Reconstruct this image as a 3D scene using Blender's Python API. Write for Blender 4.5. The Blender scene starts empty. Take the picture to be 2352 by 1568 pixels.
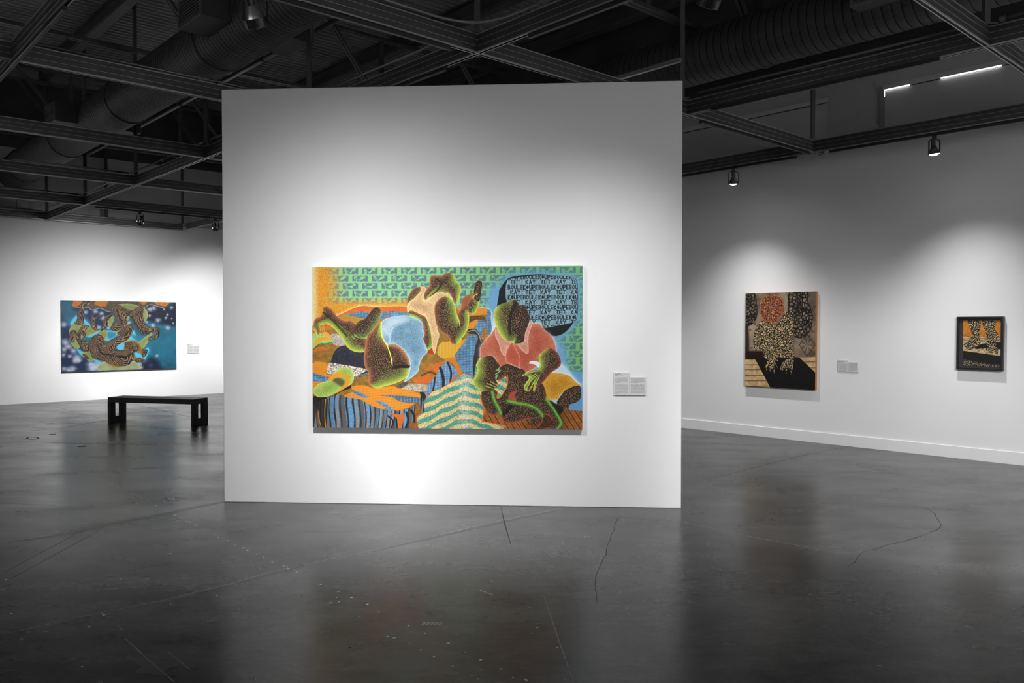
import bpy, bmesh, math, random
import numpy as np
from mathutils import Vector, Matrix, Euler

random.seed(7)
rng = np.random.default_rng(11)
scene = bpy.context.scene
C = scene.collection
V = Vector

# ------------------------------------------------------------------ camera
FPX, PITCH, EYE = 1865.0, 0.0186, 1.65
cam_d = bpy.data.cameras.new('camera')
cam = bpy.data.objects.new('camera', cam_d)
C.objects.link(cam)
cam.location = (0, 0, EYE)
cam.rotation_euler = (math.pi / 2 - PITCH, 0, 0)
cam_d.sensor_width = 36
cam_d.lens = FPX * 36 / 2352
cam_d.clip_end = 200
scene.camera = cam
scene.view_settings.view_transform = 'Standard'
scene.view_settings.look = 'None'
scene.view_settings.gamma = 1
scene.view_settings.exposure = 0.0
scene.cycles.use_denoising = True
scene.cycles.max_bounces = 5
scene.cycles.diffuse_bounces = 3
scene.cycles.glossy_bounces = 3
scene.cycles.use_adaptive_sampling = True
scene.cycles.adaptive_threshold = 0.08
scene.cycles.adaptive_min_samples = 16
scene.cycles.time_limit = 1050
scene.cycles.sample_clamp_indirect = 4.0
scene.cycles.caustics_reflective = False
scene.cycles.caustics_refractive = False

# survey of the room: sight lines of the photograph met with known planes
def sight(x, y):
    a, b = (x - 1176) / FPX, (784 - y) / FPX
    return V((a, math.cos(PITCH) + b * math.sin(PITCH), -math.sin(PITCH) + b * math.cos(PITCH)))
def at_z(x, y, z):
    d = sight(x, y)
    return V((0, 0, EYE)) + d * ((z - EYE) / d.z)
def on_wall(x, y, P, D):
    n = V((D.y, -D.x, 0)); d = sight(x, y)
    return V((0, 0, EYE)) + d * (n.dot(V((P.x, P.y, 0))) / n.dot(d))
ANG = 0.7396
Rd = V((math.cos(ANG), math.sin(ANG), 0))       # ceiling grid, running away to the right
Ld = V((-math.sin(ANG), math.cos(ANG), 0))      # ceiling grid, running away to the left
KC = 0.9825                                      # overhead distances, scaled about the eye
STEP = 2.8732 * KC
GRID0 = V((-0.2914, 6.8503, 0)) * KC
def hz(z): return EYE + (z - EYE) * KC
GZ, GH = hz(3.93), 0.158                              # underside and depth of the grid beams
DECK = EYE + 5.37 * 0.9825
def node(i, j, z=0.0):
    return GRID0 + Rd * (STEP * i) + Ld * (STEP * j) + V((0, 0, z))

# ------------------------------------------------------------------ materials
def lin(h):
    h = h.lstrip('#'); out = []
    for k in (0, 2, 4):
        c = int(h[k:k + 2], 16) / 255
        out.append(c / 12.92 if c <= 0.04045 else ((c + 0.055) / 1.055) ** 2.4)
    return tuple(out)
def mat(name, col, rough=0.6, metal=0.0, spec=0.5, noise=0.0, nscale=6.0, emit=None, estr=0.0):
    m = bpy.data.materials.new(name); m.use_nodes = True
    nt = m.node_tree; b = nt.nodes['Principled BSDF']
    if not isinstance(col, tuple): col = (col, col, col)
    b.inputs['Base Color'].default_value = (*col, 1)
    b.inputs['Roughness'].default_value = rough
    b.inputs['Metallic'].default_value = metal
    b.inputs['Specular IOR Level'].default_value = spec
    if noise:
        tc = nt.nodes.new('ShaderNodeTexCoord')
        n = nt.nodes.new('ShaderNodeTexNoise'); n.inputs['Scale'].default_value = nscale
        n.inputs['Detail'].default_value = 3
        r = nt.nodes.new('ShaderNodeValToRGB')
        lo = tuple(c * (1 - noise) for c in col); hi = tuple(min(1, c * (1 + noise)) for c in col)
        r.color_ramp.elements[0].color = (*lo, 1); r.color_ramp.elements[0].position = 0.3
        r.color_ramp.elements[1].color = (*hi, 1); r.color_ramp.elements[1].position = 0.7
        nt.links.new(tc.outputs['Object'], n.inputs['Vector'])
        nt.links.new(n.outputs['Fac'], r.inputs['Fac'])
        nt.links.new(r.outputs['Color'], b.inputs['Base Color'])
    if emit is not None:
        b.inputs['Emission Color'].default_value = (*emit, 1)
        b.inputs['Emission Strength'].default_value = estr
    return m
M = {}
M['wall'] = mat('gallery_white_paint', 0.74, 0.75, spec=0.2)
M['wall_shade'] = mat('white_paint_shade_toned', 0.46, 0.8, spec=0.2, noise=0.05, nscale=1.2)  # same white paint, darkened to stand in for dimmer light up high
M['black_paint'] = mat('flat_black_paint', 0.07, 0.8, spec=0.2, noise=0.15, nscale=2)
M['deck'] = mat('painted_deck', 0.26, 0.7, spec=0.3, noise=0.2, nscale=1.5)
M['steel'] = mat('dark_steel', 0.085, 0.5, metal=0.3, spec=0.5, noise=0.15, nscale=4)
M['beam'] = mat('slotted_channel_steel', 0.085, 0.42, metal=0.55, spec=0.5, noise=0.12, nscale=5)
M['lip'] = mat('lip_glint_and_strut_steel', 0.42, 0.38, metal=0.6, spec=0.5)  # paler tone paints caught light on the beam lips; strut's own metal too
M['conduit'] = mat('conduit_metal', 0.22, 0.4, metal=0.6)
M['duct'] = mat('painted_duct', 0.062, 0.55, metal=0.2, spec=0.4, noise=0.08, nscale=3)
M['grille'] = mat('grille_paint', 0.12, 0.5, spec=0.4)
M['track'] = mat('black_track', 0.012, 0.5)
M['lamp_black'] = mat('black_enamel', 0.01, 0.4)
M['glass_silver'] = mat('silvered_glass', 0.55, 0.25, metal=0.9)
M['lens'] = mat('lit_lens', 0.8, 0.3, emit=(1, 1, 1), estr=30)
M['bench'] = mat('black_stained_wood', 0.028, 0.45, noise=0.15, nscale=12)
M['gap'] = mat('daylight_gap', 0.8, 0.5, emit=(1, 1, 1), estr=4)
M['panel'] = mat('panel_paint', 0.50, 0.8, spec=0.2)
M['trim'] = mat('header_paint', 0.58, 0.7, spec=0.2)
M['jamb'] = mat('jamb_paint', 0.27, 0.8)
M['seam'] = mat('dark_seam', 0.06, 0.8)
M['edge_white'] = mat('primed_panel_edge', 0.62, 0.6)
M['edge_wood'] = mat('plywood_edge', lin('#a8702e'), 0.6, noise=0.15, nscale=20)
M['edge_brown'] = mat('umber_panel_edge', lin('#5c5248'), 0.6)
M['frame'] = mat('black_frame_wood', 0.012, 0.35)
M['mat_board'] = mat('charcoal_backing', 0.02, 0.7)
M['paper'] = mat('label_paper', 0.6, 0.6)

# ------------------------------------------------------------------ mesh helpers
def link(name, bm, m, parent=None, smooth=False):
    me = bpy.data.meshes.new(name); bm.normal_update(); bm.to_mesh(me); bm.free()
    for x in (m if isinstance(m, (list, tuple)) else [m]): me.materials.append(x)
    if smooth:
        for p in me.polygons: p.use_smooth = True
    o = bpy.data.objects.new(name, me); C.objects.link(o)
    if parent is not None: o.parent = parent
    return o
def thing(name, label, cat, loc=(0, 0, 0), rz=0.0, group=None):
    o = bpy.data.objects.new(name, None); C.objects.link(o)
    o.location = loc; o.rotation_euler = (0, 0, rz); o.empty_display_size = 0.1
    o['label'] = label; o['category'] = cat
    if group: o['group'] = group
    return o
def tag(o, label, cat, group=None):
    o['label'] = label; o['category'] = cat
    if group: o['group'] = group
    return o
def struct(o):
    o['kind'] = 'structure'; return o
def box(bm, lo, hi, mtx=None, mi=0):
    x0, y0, z0 = lo; x1, y1, z1 = hi
    vs = [bm.verts.new(p) for p in ((x0, y0, z0), (x1, y0, z0), (x1, y1, z0), (x0, y1, z0), (x0, y0, z1), (x1, y0, z1), (x1, y1, z1), (x0, y1, z1))]
    if mtx is not None:
        for v in vs: v.co = mtx @ v.co
    fs = []
    for q in ((3, 2, 1, 0), (4, 5, 6, 7), (0, 1, 5, 4), (1, 2, 6, 5), (2, 3, 7, 6), (3, 0, 4, 7)):
        f = bm.faces.new([vs[k] for k in q]); f.material_index = mi; fs.append(f)
    return vs, fs
def bevel_all(bm, w, seg=1):
    bmesh.ops.bevel(bm, geom=list(bm.edges), offset=w, segments=seg, affect='EDGES', profile=0.5)
def frame_along(a, b, up=V((0, 0, 1))):
    x = (b - a).normalized(); y = up.cross(x)
    if y.length < 1e-4: y = V((0, 1, 0)).cross(x)
    y.normalize(); z = x.cross(y)
    m = Matrix((x, y, z)).transposed().to_4x4(); m.translation = a
    return m
def bar(bm, a, b, w, h, mi=0, up=V((0, 0, 1))):
    m = frame_along(a, b, up)
    return box(bm, (0, -w / 2, -h / 2), ((b - a).length, w / 2, h / 2), m, mi)
def tube(bm, pts, r, seg=10, cap=True):
    rings = []
    n = len(pts)
    for i, p in enumerate(pts):
        d = (pts[min(i + 1, n - 1)] - pts[max(i - 1, 0)]).normalized()
        u = d.cross(V((0, 0, 1)))
        if u.length < 1e-3: u = d.cross(V((0, 1, 0)))
        u.normalize(); v = d.cross(u)
        rings.append([bm.verts.new(p + u * (r * math.cos(2 * math.pi * k / seg)) + v * (r * math.sin(2 * math.pi * k / seg))) for k in range(seg)])
    for A, B in zip(rings, rings[1:]):
        for k in range(seg):
            bm.faces.new((A[k], A[(k + 1) % seg], B[(k + 1) % seg], B[k]))
    if cap:
        bm.faces.new(rings[0][::-1]); bm.faces.new(rings[-1])
def lathe(bm, prof, mtx, seg=24, cap0=True, cap1=True):
    rings = [[bm.verts.new(mtx @ V((r * math.cos(2 * math.pi * k / seg), r * math.sin(2 * math.pi * k / seg), z))) for k in range(seg)] for r, z in prof]
    for A, B in zip(rings, rings[1:]):
        for k in range(seg):
            bm.faces.new((A[k], A[(k + 1) % seg], B[(k + 1) % seg], B[k]))
    if cap0: bm.faces.new(rings[0][::-1])
    if cap1: bm.faces.new(rings[-1])
def extrude_profile(bm, prof, a, b, mis=None):
    """closed (y, z) profile swept from a to b; a is on the underside centre line"""
    m = frame_along(a, b); L = (b - a).length
    A = [bm.verts.new(m @ V((0, y, z))) for y, z in prof]
    B = [bm.verts.new(m @ V((L, y, z))) for y, z in prof]
    n = len(prof)
    for k in range(n):
        f = bm.faces.new((A[k], A[(k + 1) % n], B[(k + 1) % n], B[k]))
        if mis: f.material_index = mis[k]
    bm.faces.new(A[::-1]); bm.faces.new(B)

# ------------------------------------------------------------------ room shell
wr0, wr1 = at_z(1564.9, 981.5, 0), at_z(2352, 1068.5, 0)
WRd = (wr1 - wr0).normalized(); WRn = V((WRd.y, -WRd.x, 0))
if WRn.dot(-wr0) < 0: WRn = -WRn                       # into the room
wl0, wl1 = at_z(0, 934.8, 0) * 1.03, at_z(480, 909, 0) * 1.03
WLd = (wl1 - wl0).normalized(); WLn = V((WLd.y, -WLd.x, 0))
if WLn.dot(-wl0) < 0: WLn = -WLn
pt0, pt1 = at_z(515, 1152, 0), at_z(1564, 1167, 0)
PTd = (pt1 - pt0).normalized(); PTn = V((PTd.y, -PTd.x, 0))
if PTn.dot(-pt0) < 0: PTn = -PTn

def meet(p, d, q, e):
    k = (q - p); den = d.x * e.y - d.y * e.x
    return p + d * ((k.x * e.y - k.y * e.x) / den)
corner = meet(wl0, WLd, wr0, WRd)                      # far corner behind the partition
rc = corner + WRd * 26.0                               # near end of the right wall
lc = corner - WLd * 22.0
bc = rc + (lc - corner)
def wall_slab(name, a, b, z0, z1, n, m, t=0.2):
    bm = bmesh.new()
    q = [a, b, b - n * t, a - n * t]
    vs = [bm.verts.new((p.x, p.y, z)) for z in (z0, z1) for p in q]
    for f in ((0, 1, 5, 4), (1, 2, 6, 5), (2, 3, 7, 6), (3, 0, 4, 7), (4, 5, 6, 7), (3, 2, 1, 0)):
        bm.faces.new([vs[k] for k in f])
    bmesh.ops.recalc_face_normals(bm, faces=bm.faces)
    return struct(link(name, bm, m))
def wall_bands(name, a, b, n, bands, t=0.2):
    """one wall in bands: white, the same white darkened as shade, black paint on top"""
    bm = bmesh.new()
    for k, (z0, z1) in enumerate(bands):
        q = [a, b, b - n * t, a - n * t]
        vs = [bm.verts.new((p.x, p.y, z)) for z in (z0, z1) for p in q]
        for f in ((0, 1, 5, 4), (1, 2, 6, 5), (2, 3, 7, 6), (3, 0, 4, 7), (4, 5, 6, 7), (3, 2, 1, 0)):
            bm.faces.new([vs[i] for i in f]).material_index = k
    bmesh.ops.recalc_face_normals(bm, faces=bm.faces)
    return struct(link(name, bm, [M['wall'], M['wall_shade'], M['black_paint']]))
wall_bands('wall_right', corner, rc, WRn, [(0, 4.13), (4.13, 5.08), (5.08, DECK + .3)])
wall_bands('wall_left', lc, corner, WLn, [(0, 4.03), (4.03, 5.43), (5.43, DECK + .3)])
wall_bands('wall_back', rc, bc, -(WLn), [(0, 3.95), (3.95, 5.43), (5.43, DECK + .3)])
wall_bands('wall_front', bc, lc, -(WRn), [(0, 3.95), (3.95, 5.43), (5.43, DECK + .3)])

# freestanding partition
PH = 3.857
bm = bmesh.new()
pm = Matrix((PTd, -PTn, V((0, 0, 1)))).transposed().to_4x4(); pm.translation = pt0
PW = (pt1 - pt0).length
box(bm, (0, 0, 0), (PW, 0.30, PH), pm)
bevel_all(bm, 0.004)
struct(link('wall_center', bm, M['wall']))

# baseboard of the right wall
bm = bmesh.new()
m = Matrix((WRd, WRn, V((0, 0, 1)))).transposed().to_4x4(); m.translation = corner
prof = [(0, 0), (0.022, 0), (0.022, 0.147), (0.019, 0.15), (0, 0.15)]
A = [bm.verts.new(m @ V((0.02, y, z))) for y, z in prof]; B = [bm.verts.new(m @ V((25.9, y, z))) for y, z in prof]
for k in range(5): bm.faces.new((A[k], A[(k + 1) % 5], B[(k + 1) % 5], B[k]))
bm.faces.new(A[::-1]); bm.faces.new(B)
bmesh.ops.recalc_face_normals(bm, faces=bm.faces)
struct(link('baseboard_right', bm, M['wall']))

# covered openings high on the right wall
wm = Matrix((WRd, WRn, V((0, 0, 1)))).transposed().to_4x4(); wm.translation = wr0
def blank_panel(name, u0, u1, z0, z1, gaps):
    r = thing(name, '', ''); del r['label']; del r['category']; struct(r)
    bm = bmesh.new(); box(bm, (u0, 0.001, z0), (u1, 0.012, z1 - 0.075), wm); link('panel', bm, M['panel'], r)
    bm = bmesh.new(); box(bm, (u0 - .03, 0.001, z1 - 0.06), (u1 + (.0 if u1 < 3 else .03), 0.035, z1), wm); link('header', bm, M['trim'], r)
    bm = bmesh.new(); box(bm, (u0, 0.001, z1 - 0.075), (u1, 0.008, z1 - 0.06), wm); link('seam', bm, M['seam'], r)
    if gaps:
        bm = bmesh.new(); box(bm, (u0 - .075, 0.001, z0), (u0, 0.03, z1 - .06), wm); link('jamb', bm, M['jamb'], r)
        for g in gaps:
            bm = bmesh.new(); box(bm, (g[0], 0.002, g[1]), (g[2], 0.030, g[3]), wm); link('light_gap', bm, M['gap'], r)
    return r
blank_panel('window_1', -3.0, 2.45, 4.14, 4.845, None)
blank_panel('window_2', 3.25, 6.2, 4.14, 4.845, [(3.245, 4.777, 3.56, 4.783), (3.94, 4.777, 4.62, 4.785), (3.238, 4.69, 3.247, 4.784)])

# roof deck: corrugated sheet, ribs along the right-hand grid direction
def corrugated():
    bm = bmesh.new()
    o = corner - Ld * 0 ; pitch, d = 0.15, 0.075
    ur = (Rd, Ld)
    base = node(0, 0)
    r0, r1, l0, l1 = -20.0, 9.0, -19.0, 17.5
    n = int((l1 - l0) / pitch); rows = []
    for k in range(n):
        y = l0 + k * pitch
        for yy, z in ((y, 0), (y + .055, 0), (y + .075, d), (y + .13, d)):
            rows.append((yy, z))
    prev = None
    for yy, z in rows:
        a = base + Rd * r0 + Ld * yy; b = base + Rd * r1 + Ld * yy
        cur = (bm.verts.new((a.x, a.y, DECK + z)), bm.verts.new((b.x, b.y, DECK + z)))
        if prev: bm.faces.new((prev[0], prev[1], cur[1], cur[0]))
        prev = cur
    return bm
struct(link('ceiling', corrugated(), M['deck']))

# ------------------------------------------------------------------ floor: polished concrete with joints, cracks and paint flecks
def floor_material():
    m = bpy.data.materials.new('polished_concrete'); m.use_nodes = True
    nt = m.node_tree; N = nt.nodes; Lk = nt.links; b = N['Principled BSDF']
    tc = N.new('ShaderNodeTexCoord')
    def noise(scale, detail, rough=.55, dist=0.0, sx=1.0, sy=1.0):
        mp = N.new('ShaderNodeMapping'); mp.inputs['Scale'].default_value = (sx, sy, 1)
        n = N.new('ShaderNodeTexNoise'); n.inputs['Scale'].default_value = scale
        n.inputs['Detail'].default_value = detail; n.inputs['Roughness'].default_value = rough
        n.inputs['Distortion'].default_value = dist
        Lk.new(tc.outputs['Object'], mp.inputs['Vector']); Lk.new(mp.outputs['Vector'], n.inputs['Vector'])
        return n.outputs['Fac']
    def ramp(f, p0, c0, p1, c1):
        r = N.new('ShaderNodeValToRGB')
        r.color_ramp.elements[0].position = p0; r.color_ramp.elements[0].color = (c0, c0, c0, 1)
        r.color_ramp.elements[1].position = p1; r.color_ramp.elements[1].color = (c1, c1, c1, 1)
        Lk.new(f, r.inputs['Fac']); return r.outputs['Color']
    def mix(a, c, fac, kind='MULTIPLY'):
        x = N.new('ShaderNodeMix'); x.data_type = 'RGBA'; x.blend_type = kind
        x.inputs[0].default_value = fac
        Lk.new(a, x.inputs[6]); Lk.new(c, x.inputs[7]); return x.outputs[2]
    big = ramp(noise(0.45, 5, .60, 0, .8, 1.2), .30, .041, .72, .073)
    mid = ramp(noise(2.4, 8, .74, .1, .75, 1.4), .30, .52, .72, 1.42)
    fine = ramp(noise(30, 4, .75), .3, .80, .7, 1.18)
    col = mix(mix(big, mid, 1.0), fine, .8)
    Lk.new(col, b.inputs['Base Color'])
    rg = ramp(noise(1.3, 4, .6, 0.1, .8, 1.3), .3, .20, .72, .31)
    Lk.new(rg, b.inputs['Roughness'])
    b.inputs['Specular IOR Level'].default_value = 0.15
    b.inputs['IOR'].default_value = 1.5
    return m
M['floor'] = floor_material()
M['crack'] = mat('concrete_crack', 0.026, 0.6, spec=.2)
M['joint_light'] = mat('filled_joint', 0.24, 0.5, spec=.2)
M['fleck'] = mat('paint_fleck', 0.55, 0.5, spec=.2)
M['stain'] = mat('scuffed_concrete', 0.036, 0.30, spec=.2)

bm = bmesh.new()
vs = [bm.verts.new((p.x, p.y, 0)) for p in (corner + WRn * -.3 - WLn * .3, rc - WRn * .3 + WRd * .3, bc + WRn * .3 + WRd * .3, lc + WRn * .3 - WLn * .3)]
f = bm.faces.new(vs); f.normal_update()
if f.normal.z < 0: f.normal_flip()
def lay_strip(pts, w, mi, z, taper=True, jitter=0.0):
    P = [at_z(x, y, 0) for x, y in pts]
    # subdivide so that cracks wander a little
    Q = []
    for a, b in zip(P, P[1:]):
        n = max(1, int((b - a).length / .12)) if jitter else 1
        for k in range(n): Q.append(a.lerp(b, k / n))
    Q.append(P[-1])
    prev = None
    for i, p in enumerate(Q):
        d = (Q[min(i + 1, len(Q) - 1)] - Q[max(i - 1, 0)]).normalized(); n = V((-d.y, d.x, 0))
        ww = w * (0.35 if taper and i in (0, len(Q) - 1) else 1) * (random.uniform(.6, 1.3) if jitter else 1)
        c = p + n * random.uniform(-jitter, jitter)
        cur = (bm.verts.new((c.x + n.x * ww / 2, c.y + n.y * ww / 2, z)), bm.verts.new((c.x - n.x * ww / 2, c.y - n.y * ww / 2, z)))
        if prev:
            f = bm.faces.new((prev[0], prev[1], cur[1], cur[0])); f.material_index = mi
            f.normal_update()
            if f.normal.z < 0: f.normal_flip()
        prev = cur
def lay_fleck(x, y, r, mi=3, z=0.0007):
    c = at_z(x, y, 0); n = random.randint(6, 9); a0 = random.random() * 6
    vs = [bm.verts.new((c.x + r * random.uniform(.5, 1.25) * math.cos(a0 + 2 * math.pi * k / n), c.y + r * random.uniform(.5, 1.25) * math.sin(a0 + 2 * math.pi * k / n), z)) for k in range(n)]
    bm.faces.new(vs).material_index = mi
J = 0.004
lay_strip([(0, 1457), (230, 1408), (383, 1376), (536, 1338), (635, 1309), (849, 1265), (1002, 1230), (1160, 1192), (1313, 1163)], .006, 2, .0004, jitter=J)
lay_strip([(120, 1433), (383, 1378), (536, 1340), (700, 1299)], .05, 4, .0002)
lay_strip([(849, 1267), (1002, 1233), (1160, 1197), (1290, 1170)], .05, 4, .0002)
lay_strip([(1150, 1163), (1160, 1205), (1173, 1250)], .012, 1, .0004)
lay_strip([(1205, 1369), (1249, 1369)], .006, 2, .0004)
lay_strip([(1249, 1370), (1262, 1406), (1293, 1498), (1318, 1566)], .005, 2, .0004)
lay_strip([(1420, 1184), (1390, 1273), (1367, 1319), (1374, 1385)], .006, 1, .0004, jitter=.008)
lay_strip([(1451, 1171), (1540, 1193), (1637, 1213), (1726, 1232), (1937, 1272)], .006, 2, .0004, jitter=.003)
lay_strip([(2123, 1162), (2154, 1189), (2166, 1203), (2154, 1217), (2120, 1227), (2092, 1236), (2040, 1252), (1990, 1268), (1940, 1300)], .0045, 1, .0004, jitter=.022)
lay_strip([(1626, 1101), (1730, 1074), (1833, 1048), (1944, 1025)], .007, 1, .0004)
lay_strip([(38, 1237), (152, 1220), (245, 1201), (371, 1178), (514, 1149)], .007, 2, .0005, jitter=.004)
lay_strip([(20, 1246), (152, 1226), (245, 1206), (371, 1182), (514, 1152)], .10, 4, .0002)
lay_strip([(0, 1012), (143, 1017), (248, 1020), (360, 1022)], .014, 1, .0004)
lay_strip([(0, 1155), (129, 1160)], .01, 1, .0004)
lay_strip([(8, 1315), (195, 1215)], .008, 1, .0004)
lay_strip([(23, 1330), (237, 1213)], .010, 1, .0004)
lay_strip([(275, 1313), (398, 1292)], .009, 1, .0004)
lay_strip([(268, 1435), (282, 1447)], .004, 2, .0004)
lay_strip([(287, 1465), (344, 1518), (402, 1567)], .005, 2, .0004)
lay_strip([(387, 1497), (436, 1537)], .005, 2, .0004)
lay_strip([(310, 928), (360, 940), (440, 958)], .02, 1, .0004)
lay_strip([(130, 935), (230, 960)], .014, 1, .0004)
lay_strip([(60, 990), (135, 984), (200, 972), (240, 966)], .10, 4, .0002, jitter=.02)
lay_strip([(1451, 1169), (1400, 1162)], .006, 2, .0004)
for x, y, s in ((990, 930, .6), (1035, 950, .7), (1080, 968, 1.4), (1135, 993, .6), (1160, 1015, .7), (1210, 1038, .6), (1330, 1090, .6), (1365, 1105, .9), (1415, 1132, 1.1), (1455, 1155, .5), (1505, 1182, .9), (1590, 1222, .8), (1610, 1232, .7), (1675, 1262, 1), (1685, 1270, 1), (1745, 1297, 1.2), (1805, 1330, 1.2), (1832, 1342, .8), (1895, 1368, 1.1), (1965, 1405, 1.1), (2075, 1457, 1), (2120, 1487, 1.6), (1515, 975, .9), (1780, 922, .6), (1108, 889, .6), (2115, 1320, .7), (1365, 1215, .4), (2120, 1110, .6), (2095, 1108, .5)):
    lay_fleck(x / 4.2, 880 + y / 4.2, .011 * s)
for x, y, s in ((1180, 18, 1), (1225, 38, 1), (1290, 70, .8), (1322, 88, 1.4), (1367, 106, .7), (1410, 130, 1), (1460, 152, 1.3), (1485, 165, 1.4), (1542, 190, .9), (1582, 207, .9), (1635, 237, 1), (1702, 260, .8), (1722, 262, .6), (1730, 275, 1), (1765, 289, .6), (1780, 296, .8), (1795, 303, .5), (1925, 370, 1), (1952, 380, .7), (2030, 415, 1), (2022, 450, .6), (2108, 450, 1.2), (2035, 475, .6), (1985, 482, 1), (2205, 490, 1.2), (2275, 537, .9), (2098, 748, 1), (2170, 728, 1.3), (2155, 562, .5), (130, 698, .8), (532, 626, 1), (622, 553, 1.1), (610, 543, .6), (1022, 187, 1.2), (1300, 437, .7), (1175, 355, .6), (492, 863, .6), (1525, 938, 1), (35, 342, 1), (68, 546, .7), (1455, 367, .5), (1025, 487, .4), (950, 345, .6), (725, 338, .5)):
    lay_fleck(x / 2.613, 1200 + y / 2.613, .009 * s)
for x, y, s in ((1380, 775, 1.2), (1235, 700, 1.3), (1130, 655, 1.2), (1055, 622, 1), (960, 670, 1.6), (990, 675, 1.4), (1060, 702, 1), (1110, 730, 1), (1170, 760, .9), (1310, 740, .9), (1255, 803, .9), (1340, 843, .9), (1370, 860, .7), (1470, 815, .9), (1585, 865, 1.5), (840, 702, 1.4), (790, 718, 1.1), (660, 433, 1.2), (360, 860, 1), (545, 800, .8), (850, 116, .6), (720, 278, .8), (1440, 537, .5), (1635, 630, .8), (1610, 655, .6), (1740, 560, .7), (1600, 540, .5), (1915, 172, .5), (1645, 170, .5), (205, 145, .6), (1525, 855, .6), (1760, 862, .5), (1515, 140, .7), (1545, 145, .5), (1355, 190, .6), (1725, 718, .7), (1430, 418, .7), (1467, 396, .5)):
    lay_fleck(400 + x / 1.96, 1120 + y / 1.96, .008 * s)
for k in range(5):
    lay_strip([(970 + k * 9.3, 1436), (977 + k * 9.3, 1428)], .016, 2, .0005, taper=False)
    lay_strip([(1103 + k * 6, 1355 + k * 2), (1108 + k * 6, 1358 + k * 2)], .008, 2, .0005, taper=False)
# dark ring and patches on the far floor
for x, y, s in ((75, 1006, 9), ):
    pts = [(x + 13 * math.cos(t * math.pi / 8), y + 2.6 * math.sin(t * math.pi / 8)) for t in range(17)]
    lay_strip(pts, .03, 1, .0004, taper=False)
for x, y, r in ((188, 1025, .07), (122, 997, .06), (115, 973, .07)):
    lay_fleck(x, y, r, 1, .0003)
for k in range(26):
    t = random.random() * 2 * math.pi
    lay_fleck(395 + 19 * math.cos(t) * random.uniform(.6, 1), 1146 + 5 * math.sin(t) * random.uniform(.5, 1), .009, random.choice((1, 3, 1)), .0005)
struct(link('floor', bm, [M['floor'], M['crack'], M['joint_light'], M['fleck'], M['stain']]))

# ------------------------------------------------------------------ bench
def bench():
    a, b = at_z(247.5, 970.3, 0), at_z(445, 977, 0)
    rz = math.atan2(b.y - a.y, b.x - a.x); Lb = (b - a).length; D, H, T = .39, .435, .085
    t = thing('bench', 'long black wooden bench with slotted end legs on the concrete floor at left', 'bench', a, rz)
    bm = bmesh.new(); box(bm, (0, 0, H - T), (Lb, D, H)); bevel_all(bm, .004); link('seat', bm, M['bench'], t)
    for x in (0, Lb - .052):
        bm = bmesh.new()
        lw, rb, h = .125, .10, H - T
        out = [(0, 0), (D, 0), (D, h), (0, h)]
        inn = [(lw, rb), (D - lw, rb), (D - lw, h - .005), (lw, h - .005)]
        rings = []
        for xx in (x, x + .052):
            rings.append(([bm.verts.new((xx, p, q)) for p, q in out], [bm.verts.new((xx, p, q)) for p, q in inn]))
        (o0, i0), (o1, i1) = rings
        for k in range(4):
            l = (k + 1) % 4
            bm.faces.new((o0[k], o0[l], i0[l], i0[k])); bm.faces.new((o1[k], i1[k], i1[l], o1[l]))
            bm.faces.new((o0[k], o1[k], o1[l], o0[l])); bm.faces.new((i0[k], i0[l], i1[l], i1[k]))
        bmesh.ops.recalc_face_normals(bm, faces=bm.faces)
        link('leg', bm, M['bench'], t)
bench()

# ------------------------------------------------------------------ ceiling grid
def beam_profile():
    """stacked channel: four folded ribs and an open underside with two lips"""
    w = .021; p = [(-w, 0.0), (-w + .009, 0.0), (-w + .009, .012), (w - .009, .012), (w - .009, 0.0), (w, 0.0)]
    mi = [1, 0, 0, 0, 1, 1]
    def side(s):
        q = [(w, .004), (w, .012), (w - .004, .014)]; m_ = [1, 1, 0]
        for c in (.054, .106):
            q += [(w - .004, c - .004), (w, c - .002), (w, c + .002), (w - .004, c + .004)]; m_ += [1, 1, 1, 0]
        q += [(w - .004, GH - .012), (w, GH - .010), (w, GH)]; m_ += [1, 1, 0]
        return q, m_
    q, mq = side(1)
    prof = p[:] + q[:]; mis = mi[:5] + [1] + mq[:]
    prof += [(-y, z) for y, z in q[::-1]]
    mis = [0] * len(prof)
    # lips toned paler as caught light: any edge lying on the outermost width
    for k in range(len(prof)):
        (y0, z0), (y1, z1) = prof[k], prof[(k + 1) % len(prof)]
        if abs(abs(y0) - w) < 1e-6 and abs(abs(y1) - w) < 1e-6 and abs(z1 - z0) < .02: mis[k] = 1
        if z0 == 0 and z1 == 0: mis[k] = 1
    return prof, mis
BPROF, BMIS = beam_profile()
def beam(label, a, b, group, z=GZ):
    bm = bmesh.new()
    extrude_profile(bm, BPROF, V((a.x, a.y, z)), V((b.x, b.y, z)), BMIS)
    bmesh.ops.recalc_face_normals(bm, faces=bm.faces)
    return tag(link('ceiling_beam', bm, [M['beam'], M['lip']]), label, 'beam', group)
n_right = at_z(2264, 106, GZ); n_left = at_z(33, 139.5, GZ)
G = 'slotted channel beams of the ceiling grid'
n10 = node(1, 0); dL1 = (n_right - n10); dL1.z = 0
beam('dark slotted beam crossing overhead right of center, from lower left above the partition to the top edge', node(0, 5.0), node(0, -2.4), G)
beam('dark slotted beam at right running from the partition corner up to the top right crossing', node(1, 4.9), n10 + dL1 * 2.0, G)
beam('dark slotted beam along the right wall carrying two lit spotlights', node(2, 2.6), node(2, -3), G)
nl = V((n_left.x, n_left.y, 0))
beam('bright ribbed beam slanting through the top left corner', nl - Ld * (STEP * 1.6), nl + Ld * (STEP * 3.8), G)
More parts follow.
